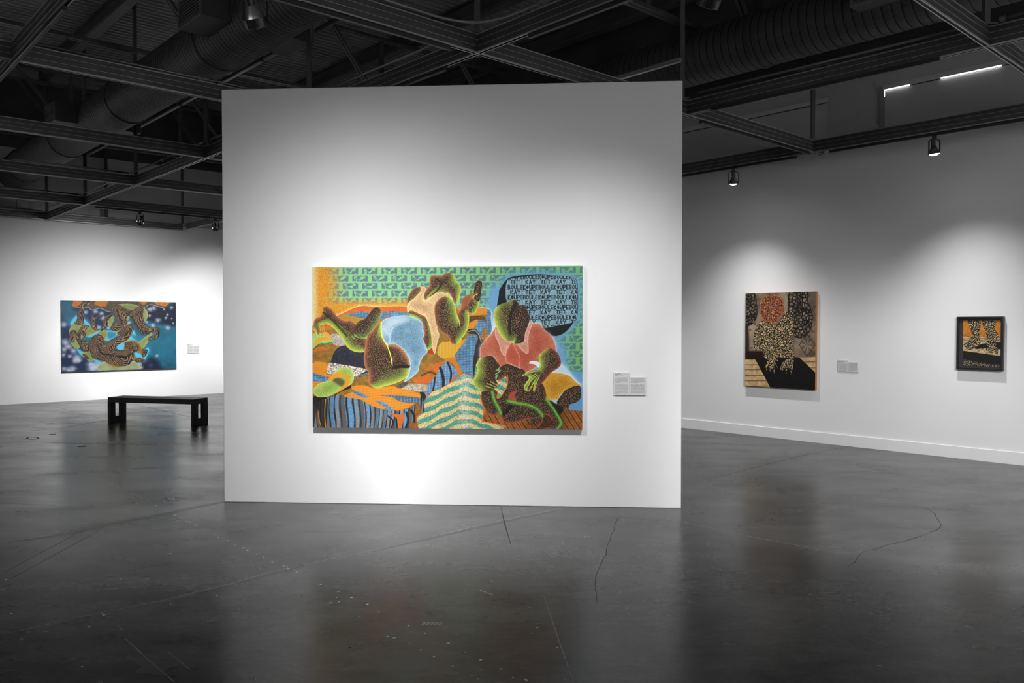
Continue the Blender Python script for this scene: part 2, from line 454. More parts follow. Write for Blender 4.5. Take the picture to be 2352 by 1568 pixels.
rows = [
    (-1, 0, 2.3, n_right, 'dark slotted beam cutting the top right corner above the daylight gap'),
    (0, -2.2, 2.1, None, 'dark slotted beam from top center down behind the right end of the white partition'),
    (1, -1.0, 0.9, None, 'uppermost long slotted beam at left, in front of the round duct'),
    (2, -2.1, 1.0, None, 'second long slotted beam from the top at left, passing under the duct grille'),
    (3, -2.2, 1.0, None, 'third long slotted beam from the top at left, below the duct'),
    (4, -2.3, 1.0, None, 'slotted beam at left carrying the two small spotlights'),
    (5, -2.0, 1.0, None, 'lowest slotted beam at far left, just above the lit wall'),
]
for j, i0, i1, through, lab in rows:
    if j == 1:
        a, b = nl - Rd * (STEP * 1.2), node(0, 1) + Rd * (STEP * .9)
    elif through is not None:
        t = V((through.x, through.y, 0)); a, b = t - Rd * STEP * 1.0, t + Rd * STEP * 1.4
    else:
        a, b = node(i0, j), node(i1, j)
    beam(lab, a, b, G, GZ + .002)

def post(p, label, z1=DECK, w=.045, z0=GZ + GH):
    bm = bmesh.new(); box(bm, (p.x - w / 2, p.y - w / 2, z0), (p.x + w / 2, p.y + w / 2, z1))
    box(bm, (p.x - .06, p.y - .06, z0), (p.x + .06, p.y + .06, z0 + .012))
    return tag(link('hanger_post', bm, M['steel']), label, 'post', 'vertical hangers of the ceiling grid')
post(node(0, 0), 'vertical hanger above the beam crossing at top center')
post(node(1, 0), 'vertical hanger rising at the top right corner of the white partition')
post(node(2, 0), 'vertical hanger over the wall beam between the two right hand spotlights', z1=hz(5.05))
post(node(0, 1), 'vertical hanger rising behind the left part of the partition top')
post(node(0, 2), 'vertical hanger close to the left edge of the partition, nearest of the left row')
post(node(0, 3), 'vertical hanger over the second crossing from the partition at left')
post(node(0, 4), 'vertical hanger over the third crossing from the partition at left')
post(node(0, 5), 'vertical hanger over the farthest left crossing, by the wall')
post(node(1, 5), 'vertical hanger over the wall beam left of the partition edge')
post(V((n_right.x, n_right.y, 0)), 'vertical hanger over the crossing in the top right corner')
post(at_z(414, 333, GZ + GH), 'thin vertical hanger beside the big hanger near the partition at left', w=.03, z1=4.5)
post(at_z(244, 500, GZ + GH), 'thin vertical hanger standing against the far left upper wall', w=.05)
post(at_z(38, 490, GZ + GH), 'thin vertical hanger at the far left frame edge', w=.04, z1=4.5)

# T-shaped bracket at the head of the right wall hanger
t = thing('strut_bracket', 'T shaped strut bracket on top of the hanger by the right wall', 'bracket', (0, 0, 0))
p = node(2, 0, hz(5.05)); bm = bmesh.new(); bar(bm, p - Ld * .22 + V((0, 0, .03)), p + Ld * .22 + V((0, 0, .03)), .05, .06); link('crossbar', bm, M['steel'], t)
for s in (-.1, .12):
    bm = bmesh.new(); bar(bm, p + Ld * s + V((0, 0, .08)), p + Ld * s + Rd * .74 + V((0, 0, .08)), .03, .04); link('strut', bm, M['steel'], t)

# lighting tracks slung under the beams
def track(a, b, label):
    bm = bmesh.new(); bar(bm, V((a.x, a.y, GZ - .018)), V((b.x, b.y, GZ - .018)), .034, .034); bevel_all(bm, .004)
    return tag(link('lighting_track', bm, M['track']), label, 'track', 'black lighting tracks under the ceiling beams')
d1 = dL1.normalized()
track(n10 + d1 * .35, n10 + d1 * 2.55, 'black lighting track under the right beam between the partition corner and the top right crossing')
track(node(1.12, 0), node(1.97, 0), 'black lighting track under the short beam joining the partition corner to the wall beam')
track(node(2, -.08), node(2, -2.6), 'black lighting track along the right wall holding the nearer spotlight')
track(node(2, .08), node(2, 1.6), 'black lighting track along the right wall holding the farther spotlight')
track(node(0, -.22), node(0, -2.0), 'black lighting track under the beam at top right of the center crossing')
track(node(0, .15), node(0, .42), 'black lighting track under the beam just above the partition, left of the center crossing')
track(node(-.1, 0), node(-1.9, 0), 'black lighting track under the top center beam, going to the upper left')
track(node(.06, 4), node(.95, 4), 'black lighting track at left holding the two small spotlights')
track(nl - Ld * 1.6, nl + Ld * 1.5, 'black lighting track under the bright beam in the top left corner')

# ------------------------------------------------------------------ ducts
def duct(label, c, zc, r, l0, l1, rib, outlets):
    t = thing('air_duct', label, 'duct')
    c, zc, r, l0, l1 = c * KC, hz(zc), r * KC, l0 * KC, l1 * KC
    outlets = [(l * KC, s_, n_) for l, s_, n_ in outlets]
    o = GRID0 + Rd * c; a = o + Ld * l0; L = l1 - l0
    m = frame_along(V((a.x, a.y, zc)), V((a.x, a.y, zc)) + Ld) 
    rot = m @ Matrix.Rotation(math.pi / 2, 4, 'Y')
    prof = []; n = int(L / rib)
    for k in range(n):
        z = k * rib
        prof += [(r, z), (r + .003, z + rib * .45), (r, z + rib * .86), (r - .014, z + rib * .90), (r - .014, z + rib * .96)]
    bm = bmesh.new(); lathe(bm, prof, rot, 40); link('pipe', bm, M['duct'], t, False)
    for k in range(1, int(L / 3.2)):
        bm = bmesh.new(); z = k * 3.2
        lathe(bm, [(r + .004, z), (r + .018, z + .004), (r + .018, z + .03), (r + .004, z + .034)], rot, 40, False, False); link('collar', bm, M['duct'], t)
    ext = .29 if r < .34 and rib < .09 else .17
    for lpos, sgn, ln in outlets:
        q = o + Ld * lpos + V((0, 0, zc)); m2 = Matrix((Ld, Rd * sgn, V((0, 0, 1)))).transposed().to_4x4(); m2.translation = q
        y = r + ext; z0, z1 = -.13, .17
        bm = bmesh.new(); box(bm, (0, r * .5, z0), (ln, y, z1), m2); bmesh.ops.recalc_face_normals(bm, faces=bm.faces); bx = link('outlet_box', bm, M['duct'], t)
        bm = bmesh.new()
        for lo, hi in (((0, y, z0), (ln, y + .015, z0 + .03)), ((0, y, z1 - .03), (ln, y + .015, z1)), ((0, y, z0 + .03), (.03, y + .015, z1 - .03)), ((ln - .03, y, z0 + .03), (ln, y + .015, z1 - .03))): box(bm, lo, hi, m2)
        for k in range(8): box(bm, (.03, y, z0 + .04 + k * .03), (ln - .03, y + .012, z0 + .052 + k * .03), m2)
        bmesh.ops.recalc_face_normals(bm, faces=bm.faces)
        link('grille', bm, M['grille'], bx)
    return t
duct('ribbed round air duct crossing the upper left corner, with outlet boxes', -.51, 4.95, .33, -2.5, 18.2, .075,
     [(3.0, -1, .6), (3.0, 1, .6), (8.75, -1, .6), (8.75, 1, .6), (15.2, 1, .6)])
duct('ribbed round air duct running above the right wall', 4.55, 5.14, .33, -6.5, 18.2, .10,
     [(-1.9, -1, .6), (16.8, -1, .7)])

# sprinkler main beside the left duct
t = thing('pipe', 'long smooth pipe running beside the left round duct', 'pipe')
p0 = GRID0 + Rd * .69 * KC; bm = bmesh.new(); z = V((0, 0, hz(5.35)))
tube(bm, [p0 + Ld * -2 + z, p0 + Ld * 13.9 + z], .032, 12); link('main', bm, M['conduit'], t, True)
for l in (2.2, 5.3, 8.3, 11.5):
    bm = bmesh.new(); tube(bm, [p0 + Ld * l + z, p0 + Ld * (l + .10) + z], .040, 12); link('coupling', bm, M['steel'], t, True)

# roof trusses and joists
def truss(l, label, diags):
    t = thing('roof_truss', label, 'truss', (0, 0, 0), group='roof trusses over the gallery')
    o = GRID0 + Ld * l * KC; zb, zt = 5.52, 6.64
    P = lambda c, z: V(((o + Rd * c * KC).x, (o + Rd * c * KC).y, hz(z)))
    bm = bmesh.new()
    for s in (-1, 1): bar(bm, P(-9, zb) + Ld * .035 * s, P(6.4, zb) + Ld * .035 * s, .05, .05)
    link('bottom_chord', bm, M['steel'], t)
    bm = bmesh.new()
    for s in (-1, 1): bar(bm, P(-9, zt) + Ld * .035 * s, P(6.4, zt) + Ld * .035 * s, .05, .05)
    link('top_chord', bm, M['steel'], t)
    for c in diags:
        bm = bmesh.new()
        for s in (-1, 1): bar(bm, P(c, zt) + Ld * .035 * s, P(c + .9, zb) + Ld * .035 * s, .045, .04)
        link('diagonal', bm, M['steel'], t)
        bm = bmesh.new(); bar(bm, P(c + .95, zb), P(c + .95, zt), .06, .05, up=Ld); link('upright', bm, M['steel'], t)
for l, lab, dg in ((1.0, 'roof truss with diagonal members over the top edge, nearest of all', (-3.2, -.35, 2.6, 5.2)),
                   (6.8, 'roof truss with diagonal members above the left half of the white partition', (-6.2, -3.2, -.35, 2.57, 5.3)),
                   (12.6, 'roof truss at upper left, seen between the top two slotted beams', (-6.8, -3.8, -.9, 2.39, 5.0)),
                   (13.6, 'farthest roof truss at left, just before the grey upper wall', (-6.5, -3.6, -.7, 2.29, 5.04))):
    truss(l, lab, dg)
def joist(c, label, l0=-9.0, l1=13.8):
    t = thing('roof_joist', label, 'joist', (0, 0, 0), group='joists under the roof deck')
    o = GRID0 + Rd * c * KC; a, b = o + Ld * l0, o + Ld * l1
    bm = bmesh.new(); bar(bm, V((a.x, a.y, hz(6.73))), V((b.x, b.y, hz(6.73))), .16, .05); link('flange', bm, M['steel'], t)
    bm = bmesh.new(); bar(bm, V((a.x, a.y, hz(6.86))), V((b.x, b.y, hz(6.86))), .03, .24); link('web', bm, M['black_paint'], t)
    bm = bmesh.new(); bar(bm, V((a.x, a.y, hz(6.99))), V((b.x, b.y, hz(6.99))), .16, .03); link('flange', bm, M['steel'], t)
joist(-4.6, 'roof joist in the upper left corner, left of the duct')
joist(-2.4, 'roof joist at far left behind the second slotted beam')
joist(-.19, 'roof joist over the left round duct')
joist(2.0, 'roof joist above the left part of the partition')
joist(4.22, 'roof joist showing over the center beam crossing')
joist(6.2, 'roof joist nearest the right wall, above the right duct')

# conduits strapped on top of the grid beams
def conduit(pts, label, straps=()):
    t = thing('conduit', label, 'conduit')
    bm = bmesh.new(); tube(bm, pts, .013, 8); link('tube', bm, M['conduit'], t, True)
    for p, d in straps:
        bm = bmesh.new(); tube(bm, [p - d * .02, p + d * .02], .02, 8)
        bar(bm, p - V((0, 0, .012)) - d * .012, p - V((0, 0, .012)) + d * .012, .03, .03); link('strap', bm, M['conduit'], t)
zc = GZ + GH + .03
def bend(a, corner_, b, n=8, rad=.45):
    u, v = (a - corner_).normalized(), (b - corner_).normalized(); out = [a]
    for k in range(n + 1):
        s = k / n; out.append(corner_ + u * (rad * (1 - s) ** 2) + v * (rad * s ** 2))
    return out + [b]
o = node(0, 0, zc); off = (Rd + Ld).normalized() * -.06
conduit(bend(o + off - Rd * 5.5, o - Rd * .03 - Ld * .03, o + off - Ld * 6), 'bright conduit bending round the center beam crossing at the top', [(o + off - Ld * .75, Ld), (o + off - Rd * 2.2, Rd)])
conduit([o + Ld * .32 - Rd * .075, o + Ld * 5.3 - Rd * .075], 'conduit along the beam from the center crossing down to the partition top', [(o + Ld * 1.75 - Rd * .075, Ld)])
a = node(0, 1, zc)
conduit([a - Rd * 2.7 - Ld * .03, a - Rd * .1 - Ld * .03], 'conduit along the uppermost long beam at left', [(a - Rd * 1.2 - Ld * .03, Rd)])
a = node(0, 2, zc)
conduit([a - Ld * .1 - Rd * .075, a + Ld * 8 - Rd * .075], 'conduit along the left row of beams behind the partition edge', [(a + Ld * 1.4 - Rd * .075, Ld), (a + Ld * 4.2 - Rd * .075, Ld)])
for j, lab in ((3, 'conduit along the third long beam at left'), (4, 'conduit along the beam over the small spotlights'), (5, 'conduit along the lowest beam at far left')):
    a = node(0, j, zc); conduit([a - Rd * (1.7 if j == 3 else 5), a - Rd * .1], lab)
a = V((n_right.x, n_right.y, zc))
conduit([a + d1 * 2.5 , a + d1 * .1], 'conduit slanting down to the crossing in the top right corner', [(a + d1 * .12, d1)])
a = node(1, 0, zc); conduit([a + d1 * .2, a + d1 * 2.7], 'conduit along the right beam from the partition corner')
# loose cable drooping under the top left beam
def sag(a, b, d, n=12):
    return [a.lerp(b, k / n) - V((0, 0, d * 4 * (k / n) * (1 - k / n))) for k in range(n + 1)]
zk = GZ + GH + .05
bm = bmesh.new(); tube(bm, [at_z(x, y, zk) for x, y in ((142, -4), (134, 20), (127, 33), (112, 52), (104, 64), (90, 76), (72, 88), (54, 94), (40, 91), (24, 79))], .006, 6)
tag(link('cable', bm, M['steel'], None, True), 'thin loose cable drooping beside the top left beam', 'cable')
# suspended perforated strut above the right end of the partition
bm = bmesh.new(); a, b = at_z(1405, 184, 4.35), at_z(1563, 137, 4.35); bar(bm, a, b, .041, .041)
tag(link('strut', bm, M['lip']), 'light metal strut just above the right end of the partition', 'strut')

# ------------------------------------------------------------------ spotlights
def spot(p, target, label, beam_, scale=1.0, facing=None, zt=None, short=0.0, hood=False):
    """track head: adapter, U yoke, socket, reflector bulb with ring, lit lens; lamp light at the lens"""
    top = V((p.x, p.y, (zt or GZ) - .035))
    t = thing('spotlight', label, 'spotlight', top)
    aim_from = V((0, 0, -.20 * scale + short)); up = V((0, 0, short * .5))
    d = (target - (top + aim_from)).normalized()
    side = d.cross(V((0, 0, 1))).normalized() if facing is None else facing.normalized()
    s = scale
    bm = bmesh.new(); box(bm, (-.02 * s, -.02 * s, -.045 * s + short * .5), (.02 * s, .02 * s, 0)); bevel_all(bm, .003); link('adapter', bm, M['lamp_black'], t)
    # yoke: flat bar bent to a U hanging from the adapter
    bm = bmesh.new(); w = .068 * s; pts = []
    pts.append(side * -w + V((0, 0, -.205 * s + short)))
    for k in range(7):
        an = math.pi - k / 6 * math.pi / 2
        pts.append(side * (-w + .03 * s + .03 * s * math.cos(an)) + V((0, 0, -.075 * s + .03 * s * math.sin(an))) + up)
    for k in range(7):
        an = math.pi / 2 - k / 6 * math.pi / 2
        pts.append(side * (w - .03 * s + .03 * s * math.cos(an)) + V((0, 0, -.075 * s + .03 * s * math.sin(an))) + up)
    pts.append(side * w + V((0, 0, -.205 * s + short)))
    nrm = side.cross(V((0, 0, 1))); prev = None
    for i, q in enumerate(pts):
        tg = (pts[min(i + 1, len(pts) - 1)] - pts[max(i - 1, 0)]).normalized(); bi = tg.cross(nrm).normalized()
        cur = [bm.verts.new(q + nrm * (.010 * s * a1) + bi * (.003 * s * b1)) for a1, b1 in ((-1, -1), (1, -1), (1, 1), (-1, 1))]
        if prev:
            for k in range(4): bm.faces.new((prev[k], prev[(k + 1) % 4], cur[(k + 1) % 4], cur[k]))
        else: bm.faces.new(cur[::-1])
        prev = cur
    bm.faces.new(prev); bmesh.ops.recalc_face_normals(bm, faces=bm.faces)
    link('yoke', bm, M['lamp_black'], t)
    # head: local +z looks backwards along the beam
    z = -d; x = side - z * side.dot(z); x.normalize(); y = z.cross(x)
    m = Matrix((x, y, z)).transposed().to_4x4(); m.translation = aim_from
    sc = Matrix.Scale(s, 4)
    bm = bmesh.new(); lathe(bm, [(.024, .085), (.024, .15), (.018, .155)], m @ sc, 20); link('socket', bm, M['lamp_black'], t, False)
    bm = bmesh.new(); lathe(bm, [(.058, .004), (.055, .018), (.044, .045), (.028, .075), (.022, .088)], m @ sc, 28, False, False); link('reflector', bm, M['glass_silver'], t, True)
    bm = bmesh.new(); lathe(bm, [(.062, -.014 - .022 * hood), (.066, -.012 - .022 * hood), (.066, .016), (.062, .018), (.060, .002), (.062, -.014 - .022 * hood)], m @ sc, 28, False, False); link('ring', bm, M['lamp_black'], t)
    bm = bmesh.new(); lathe(bm, [(.058, -.004), (.050, -.006), (.030, -.008), (.002, -.009)] if hood else [(.058, -.004), (.050, -.016), (.030, -.026), (.002, -.030)], m @ sc, 28, False, True); link('lens', bm, M['lens'], t, True)
    bm = bmesh.new(); tube(bm, [side * .0 + V((0, 0, -.05 * s)), side * -.035 * s + V((0, 0, -.085 * s)), V(aim_from) + z * .15 * s], .004 * s, 6); link('cord', bm, M['lamp_black'], t)
    light(top + aim_from + d * .035, d, *beam_)
    return t
def light(p, d, power, cut, soft, core=0.0, sigma=12.0, tail=0.02, radius=.04, name='lamp_and_fill_light'):
    """flood beam of real lamps and added fill lights: even field out to a soft cut-off angle, brighter core, faint spill"""
    ld = bpy.data.lights.new(name, 'SPOT'); ld.energy = power; ld.spot_size = math.radians(178); ld.spot_blend = 0.3
    ld.shadow_soft_size = radius; ld.use_nodes = True
    nt = ld.node_tree; N = nt.nodes; em = N['Emission']
    tc = N.new('ShaderNodeTexCoord'); sx = N.new('ShaderNodeSeparateXYZ'); nt.links.new(tc.outputs['Normal'], sx.inputs[0])
    def mth(op, a, b=None):
        n = N.new('ShaderNodeMath'); n.operation = op
        for k, v in enumerate((a, b)):
            if v is None: continue
            if isinstance(v, (int, float)): n.inputs[k].default_value = v
            else: nt.links.new(v, n.inputs[k])
        return n.outputs[0]
    ang = mth('DEGREES', mth('ARCCOSINE', mth('MINIMUM', mth('MAXIMUM', mth('MULTIPLY', sx.outputs['Z'], -1.0), -1.0), 1.0)))
    mr = N.new('ShaderNodeMapRange'); mr.interpolation_type = 'SMOOTHSTEP'
    nt.links.new(ang, mr.inputs['Value'])
    mr.inputs['From Min'].default_value = max(cut - soft, 0); mr.inputs['From Max'].default_value = cut + soft
    mr.inputs['To Min'].default_value = 1; mr.inputs['To Max'].default_value = 0
    k = mth('ADD', mth('MULTIPLY', mth('EXPONENT', mth('MULTIPLY', ang, -1.0 / sigma)), core), 1.0)
    tl = mth('MULTIPLY', mth('EXPONENT', mth('MULTIPLY', ang, -1.0 / 30.0)), tail)
    nt.links.new(mth('ADD', mth('MULTIPLY', k, mr.outputs['Result']), tl), em.inputs['Strength'])
    o = bpy.data.objects.new(name, ld); C.objects.link(o); o.location = p
    o.rotation_euler = d.to_track_quat('-Z', 'Y').to_euler()
    return o
def on_right(u, z): return wr0 + WRd * u + V((0, 0, z))
def on_left(u, z): return wl0 + WLd * u + V((0, 0, z))
def on_part(u, z): return pt0 + PTd * u + V((0, 0, z))
def snap_r(p, i):     # onto the beam line of index i
    q = p - GRID0; return GRID0 + Rd * (i * STEP) + Ld * q.dot(Ld)
def snap_l(p, j):
    q = p - GRID0; return GRID0 + Ld * (j * STEP) + Rd * q.dot(Rd)
lr1 = snap_r(at_z(1700, 385, GZ), 2); lr2 = snap_r(at_z(2167, 313, GZ), 2)
FX = V((1, .12, 0)); UW = 53.4
tr1, tr2 = on_right(1.071, -.496) + WRn * .459, on_right(4.516, -.496) + WRn * .459
BR = (38.1, 13.4, 3.49, 22.7, .127)
spot(lr1, tr1, 'lit spotlight on the wall beam nearer the partition, over the brown speckled painting', (1.874 * UW, *BR))
spot(lr2, tr2, 'lit spotlight on the wall beam farther right, over the framed picture', (1.726 * UW, *BR), facing=FX)
ll3 = snap_l(at_z(308, 487, GZ), 4); ll4 = snap_l(at_z(477, 503, GZ), 4)
spot(ll3, on_left(1.875, .194), 'left of the two small spotlights high on the far left beam', (10.6 * UW, 42.5, 19, 1.8, 15.4, .14), facing=V((1, -.2, 0)))
spot(ll4, on_left(4.77, .83), 'right of the two small spotlights, close to the partition edge', (9.9 * UW, 32.2, 9.2, 1.41, 9.3, .10), facing=V((1, -.2, 0)))
lp1 = snap_l(at_z(580, -21, GZ), 0); lp2 = snap_r(at_z(1640, -75, GZ), 0)
spot(lp1, on_part(1.667, .11), 'large silvered spotlight hanging at the top edge left of center', (3.45 * UW, 40.9, 28.5, 7.0, 14.1, .119), scale=1.15, facing=V((1, .1, 0)), short=.055, hood=True)
spot(lp2, on_part(2.982, .636), 'spotlight just showing at the top edge right of the partition', (4.4 * UW, 28, 17, .77, 21, .119), scale=1.15, short=.055, hood=True)
# next two lamps of the wall row; later loops add unseen wash and fill
for sh, p_, t_, pw in ((-2.9, lr1, tr1, 1.874), (2.9, lr2, tr2, 1.726)):
    q = p_ + WRd * sh; q.z = GZ - .235; P = t_ + WRd * sh
    light(q, (P - q).normalized(), pw * UW, *BR)
for j, u, zt_, cut, pw in ((-2.2, .259, -.2, 17, 8.06), (-1.9, 1.578, -2.345, 22.6, 12.0), (-2.3, 2.224, -2.345, 22.6, 14.0)):  # unseen wash lights, added to brighten the lower right wall
    q = node(0, j, 3.7); P = on_right(u, zt_)
    light(q, (P - q).normalized(), pw * UW, cut, 4.2, 0, 10, .01)
for (u, w) in ((9.5, 'R'), (12.5, 'R'), (16.0, 'R'), (-4.5, 'L'), (-8, 'L')):  # unseen fill lights, added on the side walls for ambient bounce
    P = on_right(u, 1.3) if w == 'R' else on_left(u, 1.3)
    n = WRn if w == 'R' else WLn
    q = P + n * 1.9; q.z = 3.6
    light(q, (P - q).normalized(), 9 * UW, 44, 8, 2, 14)
for k in (4.0, 8.0, 12.0):  # more unseen fill, added behind the camera to raise the ambient level
    for base, dirv, n in ((bc, (lc - bc).normalized(), -WRn), (rc, (bc - rc).normalized(), -WLn)):
        P = base + dirv * k + V((0, 0, 1.4)); q = P + n * 2.2; q.z = 3.6
        light(q, (P - q).normalized(), 12 * UW, 44, 8, 2, 14)

world = bpy.data.worlds.new('world'); scene.world = world; world.use_nodes = True
world.node_tree.nodes['Background'].inputs[0].default_value = (0.02, 0.02, 0.02, 1)
world.node_tree.nodes['Background'].inputs[1].default_value = 0.2

# ------------------------------------------------------------------ pictures: pigments laid on a fine mesh
def hexc(h): 
    return np.array([int(h[i:i + 2], 16) / 255 for i in (1, 3, 5)])
class Canvas:
    """pigment field in sRGB; shapes arrive in the coordinates of four surveyed corners"""
    def __init__(s, W, H, quad, org=(0, 0), k=1.0):
        s.W, s.H = W, H
        s.img = np.zeros((H, W, 3)); s.X, s.Y = np.meshgrid(np.arange(W) + .5, np.arange(H) + .5)
        src = np.array(quad, float); dst = np.array([(0, 0), (W, 0), (W, H), (0, H)], float)
        A = []; b = []
        for (x, y), (u, v) in zip(src, dst):
            A += [[x, y, 1, 0, 0, 0, -u * x, -u * y], [0, 0, 0, x, y, 1, -v * x, -v * y]]; b += [u, v]
        s.h = np.append(np.linalg.solve(np.array(A), np.array(b)), 1).reshape(3, 3)
        s.org, s.k = org, k; s.cache = {}
    def tr(s, pts, z=None):
        org, k = z if z else (s.org, s.k)
        p = np.array(pts, float) / k + np.array(org)
        q = np.c_[p, np.ones(len(p))] @ s.h.T
        return q[:, :2] / q[:, 2:]
    def smooth(s, p, closed=True, n=4):
        m = len(p); out = []
        for i in range(m if closed else m - 1):
            if closed: p0, p1, p2, p3 = p[(i - 1) % m], p[i], p[(i + 1) % m], p[(i + 2) % m]
            else: p0, p1, p2, p3 = p[max(i - 1, 0)], p[i], p[i + 1], p[min(i + 2, m - 1)]
            for k in range(n):
                t = k / n
                out.append(.5 * (2 * p1 + (p2 - p0) * t + (2 * p0 - 5 * p1 + 4 * p2 - p3) * t * t + (3 * p1 - p0 - 3 * p2 + p3) * t ** 3))
        if not closed: out.append(p[-1])
        return np.array(out)
    def _win(s, p, pad):
        x0, y0 = np.floor(p.min(0) - pad).astype(int); x1, y1 = np.ceil(p.max(0) + pad).astype(int)
        return max(x0, 0), max(y0, 0), min(x1, s.W), min(y1, s.H)
    def sd(s, pts, z=None, sm=True, pad=2, raw=False):
        """signed distance (positive inside) in a window"""
        p = pts if raw else s.tr(pts, z)
        if sm: p = s.smooth(p)
        x0, y0, x1, y1 = s._win(p, pad)
        if x1 <= x0 or y1 <= y0: return None
        X, Y = s.X[y0:y1, x0:x1], s.Y[y0:y1, x0:x1]
        d2 = np.full(X.shape, 1e9); ins = np.zeros(X.shape, bool)
        for (ax, ay), (bx, by) in zip(p, np.roll(p, -1, 0)):
            ex, ey = bx - ax, by - ay; wx, wy = X - ax, Y - ay
            t = np.clip((wx * ex + wy * ey) / (ex * ex + ey * ey + 1e-9), 0, 1)
            d2 = np.minimum(d2, (wx - ex * t) ** 2 + (wy - ey * t) ** 2)
            c = (ay > Y) != (by > Y)
            if c.any():
                ins ^= c & (X < ex * (Y - ay) / (ey if ey else 1e-9) + ax)
        d = np.sqrt(d2)
        return np.where(ins, d, -d), (slice(y0, y1), slice(x0, x1))
    def put(s, sl, a, col):
        col = np.asarray(col)
        s.img[sl] = s.img[sl] * (1 - a[..., None]) + col * a[..., None]
    def poly(s, pts, col, z=None, sm=True, soft=.6, alpha=1.0):
        r = s.sd(pts, z, sm, pad=2 + soft * 2)
        if r is None: return
        d, sl = r
        c = hexc(col) if isinstance(col, str) else (col(sl) if callable(col) else col)
        s.put(sl, np.clip(d / (2 * soft) + .5, 0, 1) * alpha, c)
    def glow(s, pts, col, w, z=None, sm=True, alpha=1.0, grain=.35):
        r = s.sd(pts, z, sm, pad=w * 3)
        if r is None: return
        d, sl = r; a = np.exp(-np.maximum(-d, 0) / w) * alpha
        a = np.clip(a + (s.noise(1, 5)[sl] - .5) * grain * (a > .05), 0, 1)
        s.put(sl, a, hexc(col))
    def brush(s, pts, col, w, z=None, alpha=1.0, grain=.5):
        p = s.smooth(s.tr(pts, z), False); x0, y0, x1, y1 = s._win(p, w * 2.2)
        if x1 <= x0 or y1 <= y0: return
        sl = (slice(y0, y1), slice(x0, x1)); X, Y = s.X[sl], s.Y[sl]; d2 = np.full(X.shape, 1e9)
        for (ax, ay), (bx, by) in zip(p[:-1], p[1:]):
            ex, ey = bx - ax, by - ay; wx, wy = X - ax, Y - ay
            t = np.clip((wx * ex + wy * ey) / (ex * ex + ey * ey + 1e-9), 0, 1)
            d2 = np.minimum(d2, (wx - ex * t) ** 2 + (wy - ey * t) ** 2)
        a = np.exp(-d2 / (w * w)) * alpha * (1 - grain + 2 * grain * s.noise(1, 7)[sl])
        s.put(sl, np.clip(a, 0, 1), hexc(col))
    def line(s, pts, col, w, z=None, sm=True, alpha=1.0, raw=False):
        p = np.array(pts) if raw else s.tr(pts, z)
        if sm and len(p) > 2: p = s.smooth(p, False)
        x0, y0, x1, y1 = s._win(p, w + 2)
        if x1 <= x0 or y1 <= y0: return
        sl = (slice(y0, y1), slice(x0, x1)); X, Y = s.X[sl], s.Y[sl]; d2 = np.full(X.shape, 1e9)
        for (ax, ay), (bx, by) in zip(p[:-1], p[1:]):
            ex, ey = bx - ax, by - ay; wx, wy = X - ax, Y - ay
            t = np.clip((wx * ex + wy * ey) / (ex * ex + ey * ey + 1e-9), 0, 1)
            d2 = np.minimum(d2, (wx - ex * t) ** 2 + (wy - ey * t) ** 2)
        s.put(sl, np.clip(w / 2 - np.sqrt(d2) + .5, 0, 1) * alpha, hexc(col) if isinstance(col, str) else col)
    def noise(s, scale, seed, oct=1):
        key = (scale, seed, oct)
        if key not in s.cache:
            g = np.random.default_rng(seed); out = np.zeros((s.H, s.W)); amp = 1; tot = 0; sc = scale
            for _ in range(oct):
                if sc <= 1: f = g.random((s.H, s.W))
                else:
                    gh, gw = int(s.H / sc) + 3, int(s.W / sc) + 3; G = g.random((gh, gw))
                    u, v = s.X / sc, s.Y / sc; i, j = u.astype(int), v.astype(int); a, b = u - i, v - j
                    a, b = a * a * (3 - 2 * a), b * b * (3 - 2 * b)
                    f = (G[j, i] * (1 - a) + G[j, i + 1] * a) * (1 - b) + (G[j + 1, i] * (1 - a) + G[j + 1, i + 1] * a) * b
                out += f * amp; tot += amp; amp *= .5; sc /= 2
            s.cache[key] = out / tot
        return s.cache[key]
    def dots(s, sp, seed, r=.36, stretch=1.0, ang=0.0):
        """field of short jittered flecks, 1 on a fleck"""
        key = ('d', sp, seed, r, stretch, ang)
        if key not in s.cache:
            g = np.random.default_rng(seed); ca, sa = math.cos(ang), math.sin(ang)
            U, Vv = (s.X * ca + s.Y * sa) / sp / stretch, (-s.X * sa + s.Y * ca) / sp
            U = U - U.min() + 2; Vv = Vv - Vv.min() + 2
            i, j = U.astype(int), Vv.astype(int); gw, gh = i.max() + 3, j.max() + 3
            JX, JY = g.random((gh, gw)), g.random((gh, gw)); SZ = g.uniform(.6, 1.15, (gh, gw)); d = np.full(U.shape, 9.)
            for a in (-1, 0, 1):
                for b in (-1, 0, 1):
                    ii, jj = i + a, j + b
                    d = np.minimum(d, np.hypot((ii + JX[jj, ii]) - U, (jj + JY[jj, ii]) - Vv) / SZ[jj, ii])
            s.cache[key] = np.clip((r - d) / .22 + .5, 0, 1)
        return s.cache[key]
    def cells(s, sp, seed):
        """distance to the nearest border between jittered cells"""
        key = ('c', sp, seed)
        if key not in s.cache:
            g = np.random.default_rng(seed); U, Vv = s.X / sp + 2, s.Y / sp + 2; i, j = U.astype(int), Vv.astype(int)
            gw, gh = i.max() + 3, j.max() + 3; JX, JY = g.random((gh, gw)), g.random((gh, gw)); f1 = np.full(U.shape, 9.); f2 = f1.copy()
            for a in (-1, 0, 1):
                for b in (-1, 0, 1):
                    ii, jj = i + a, j + b; d = np.hypot((ii + JX[jj, ii]) - U, (jj + JY[jj, ii]) - Vv)
                    f2 = np.minimum(f2, np.maximum(f1, d)); f1 = np.minimum(f1, d)
            s.cache[key] = f2 - f1
        return s.cache[key]
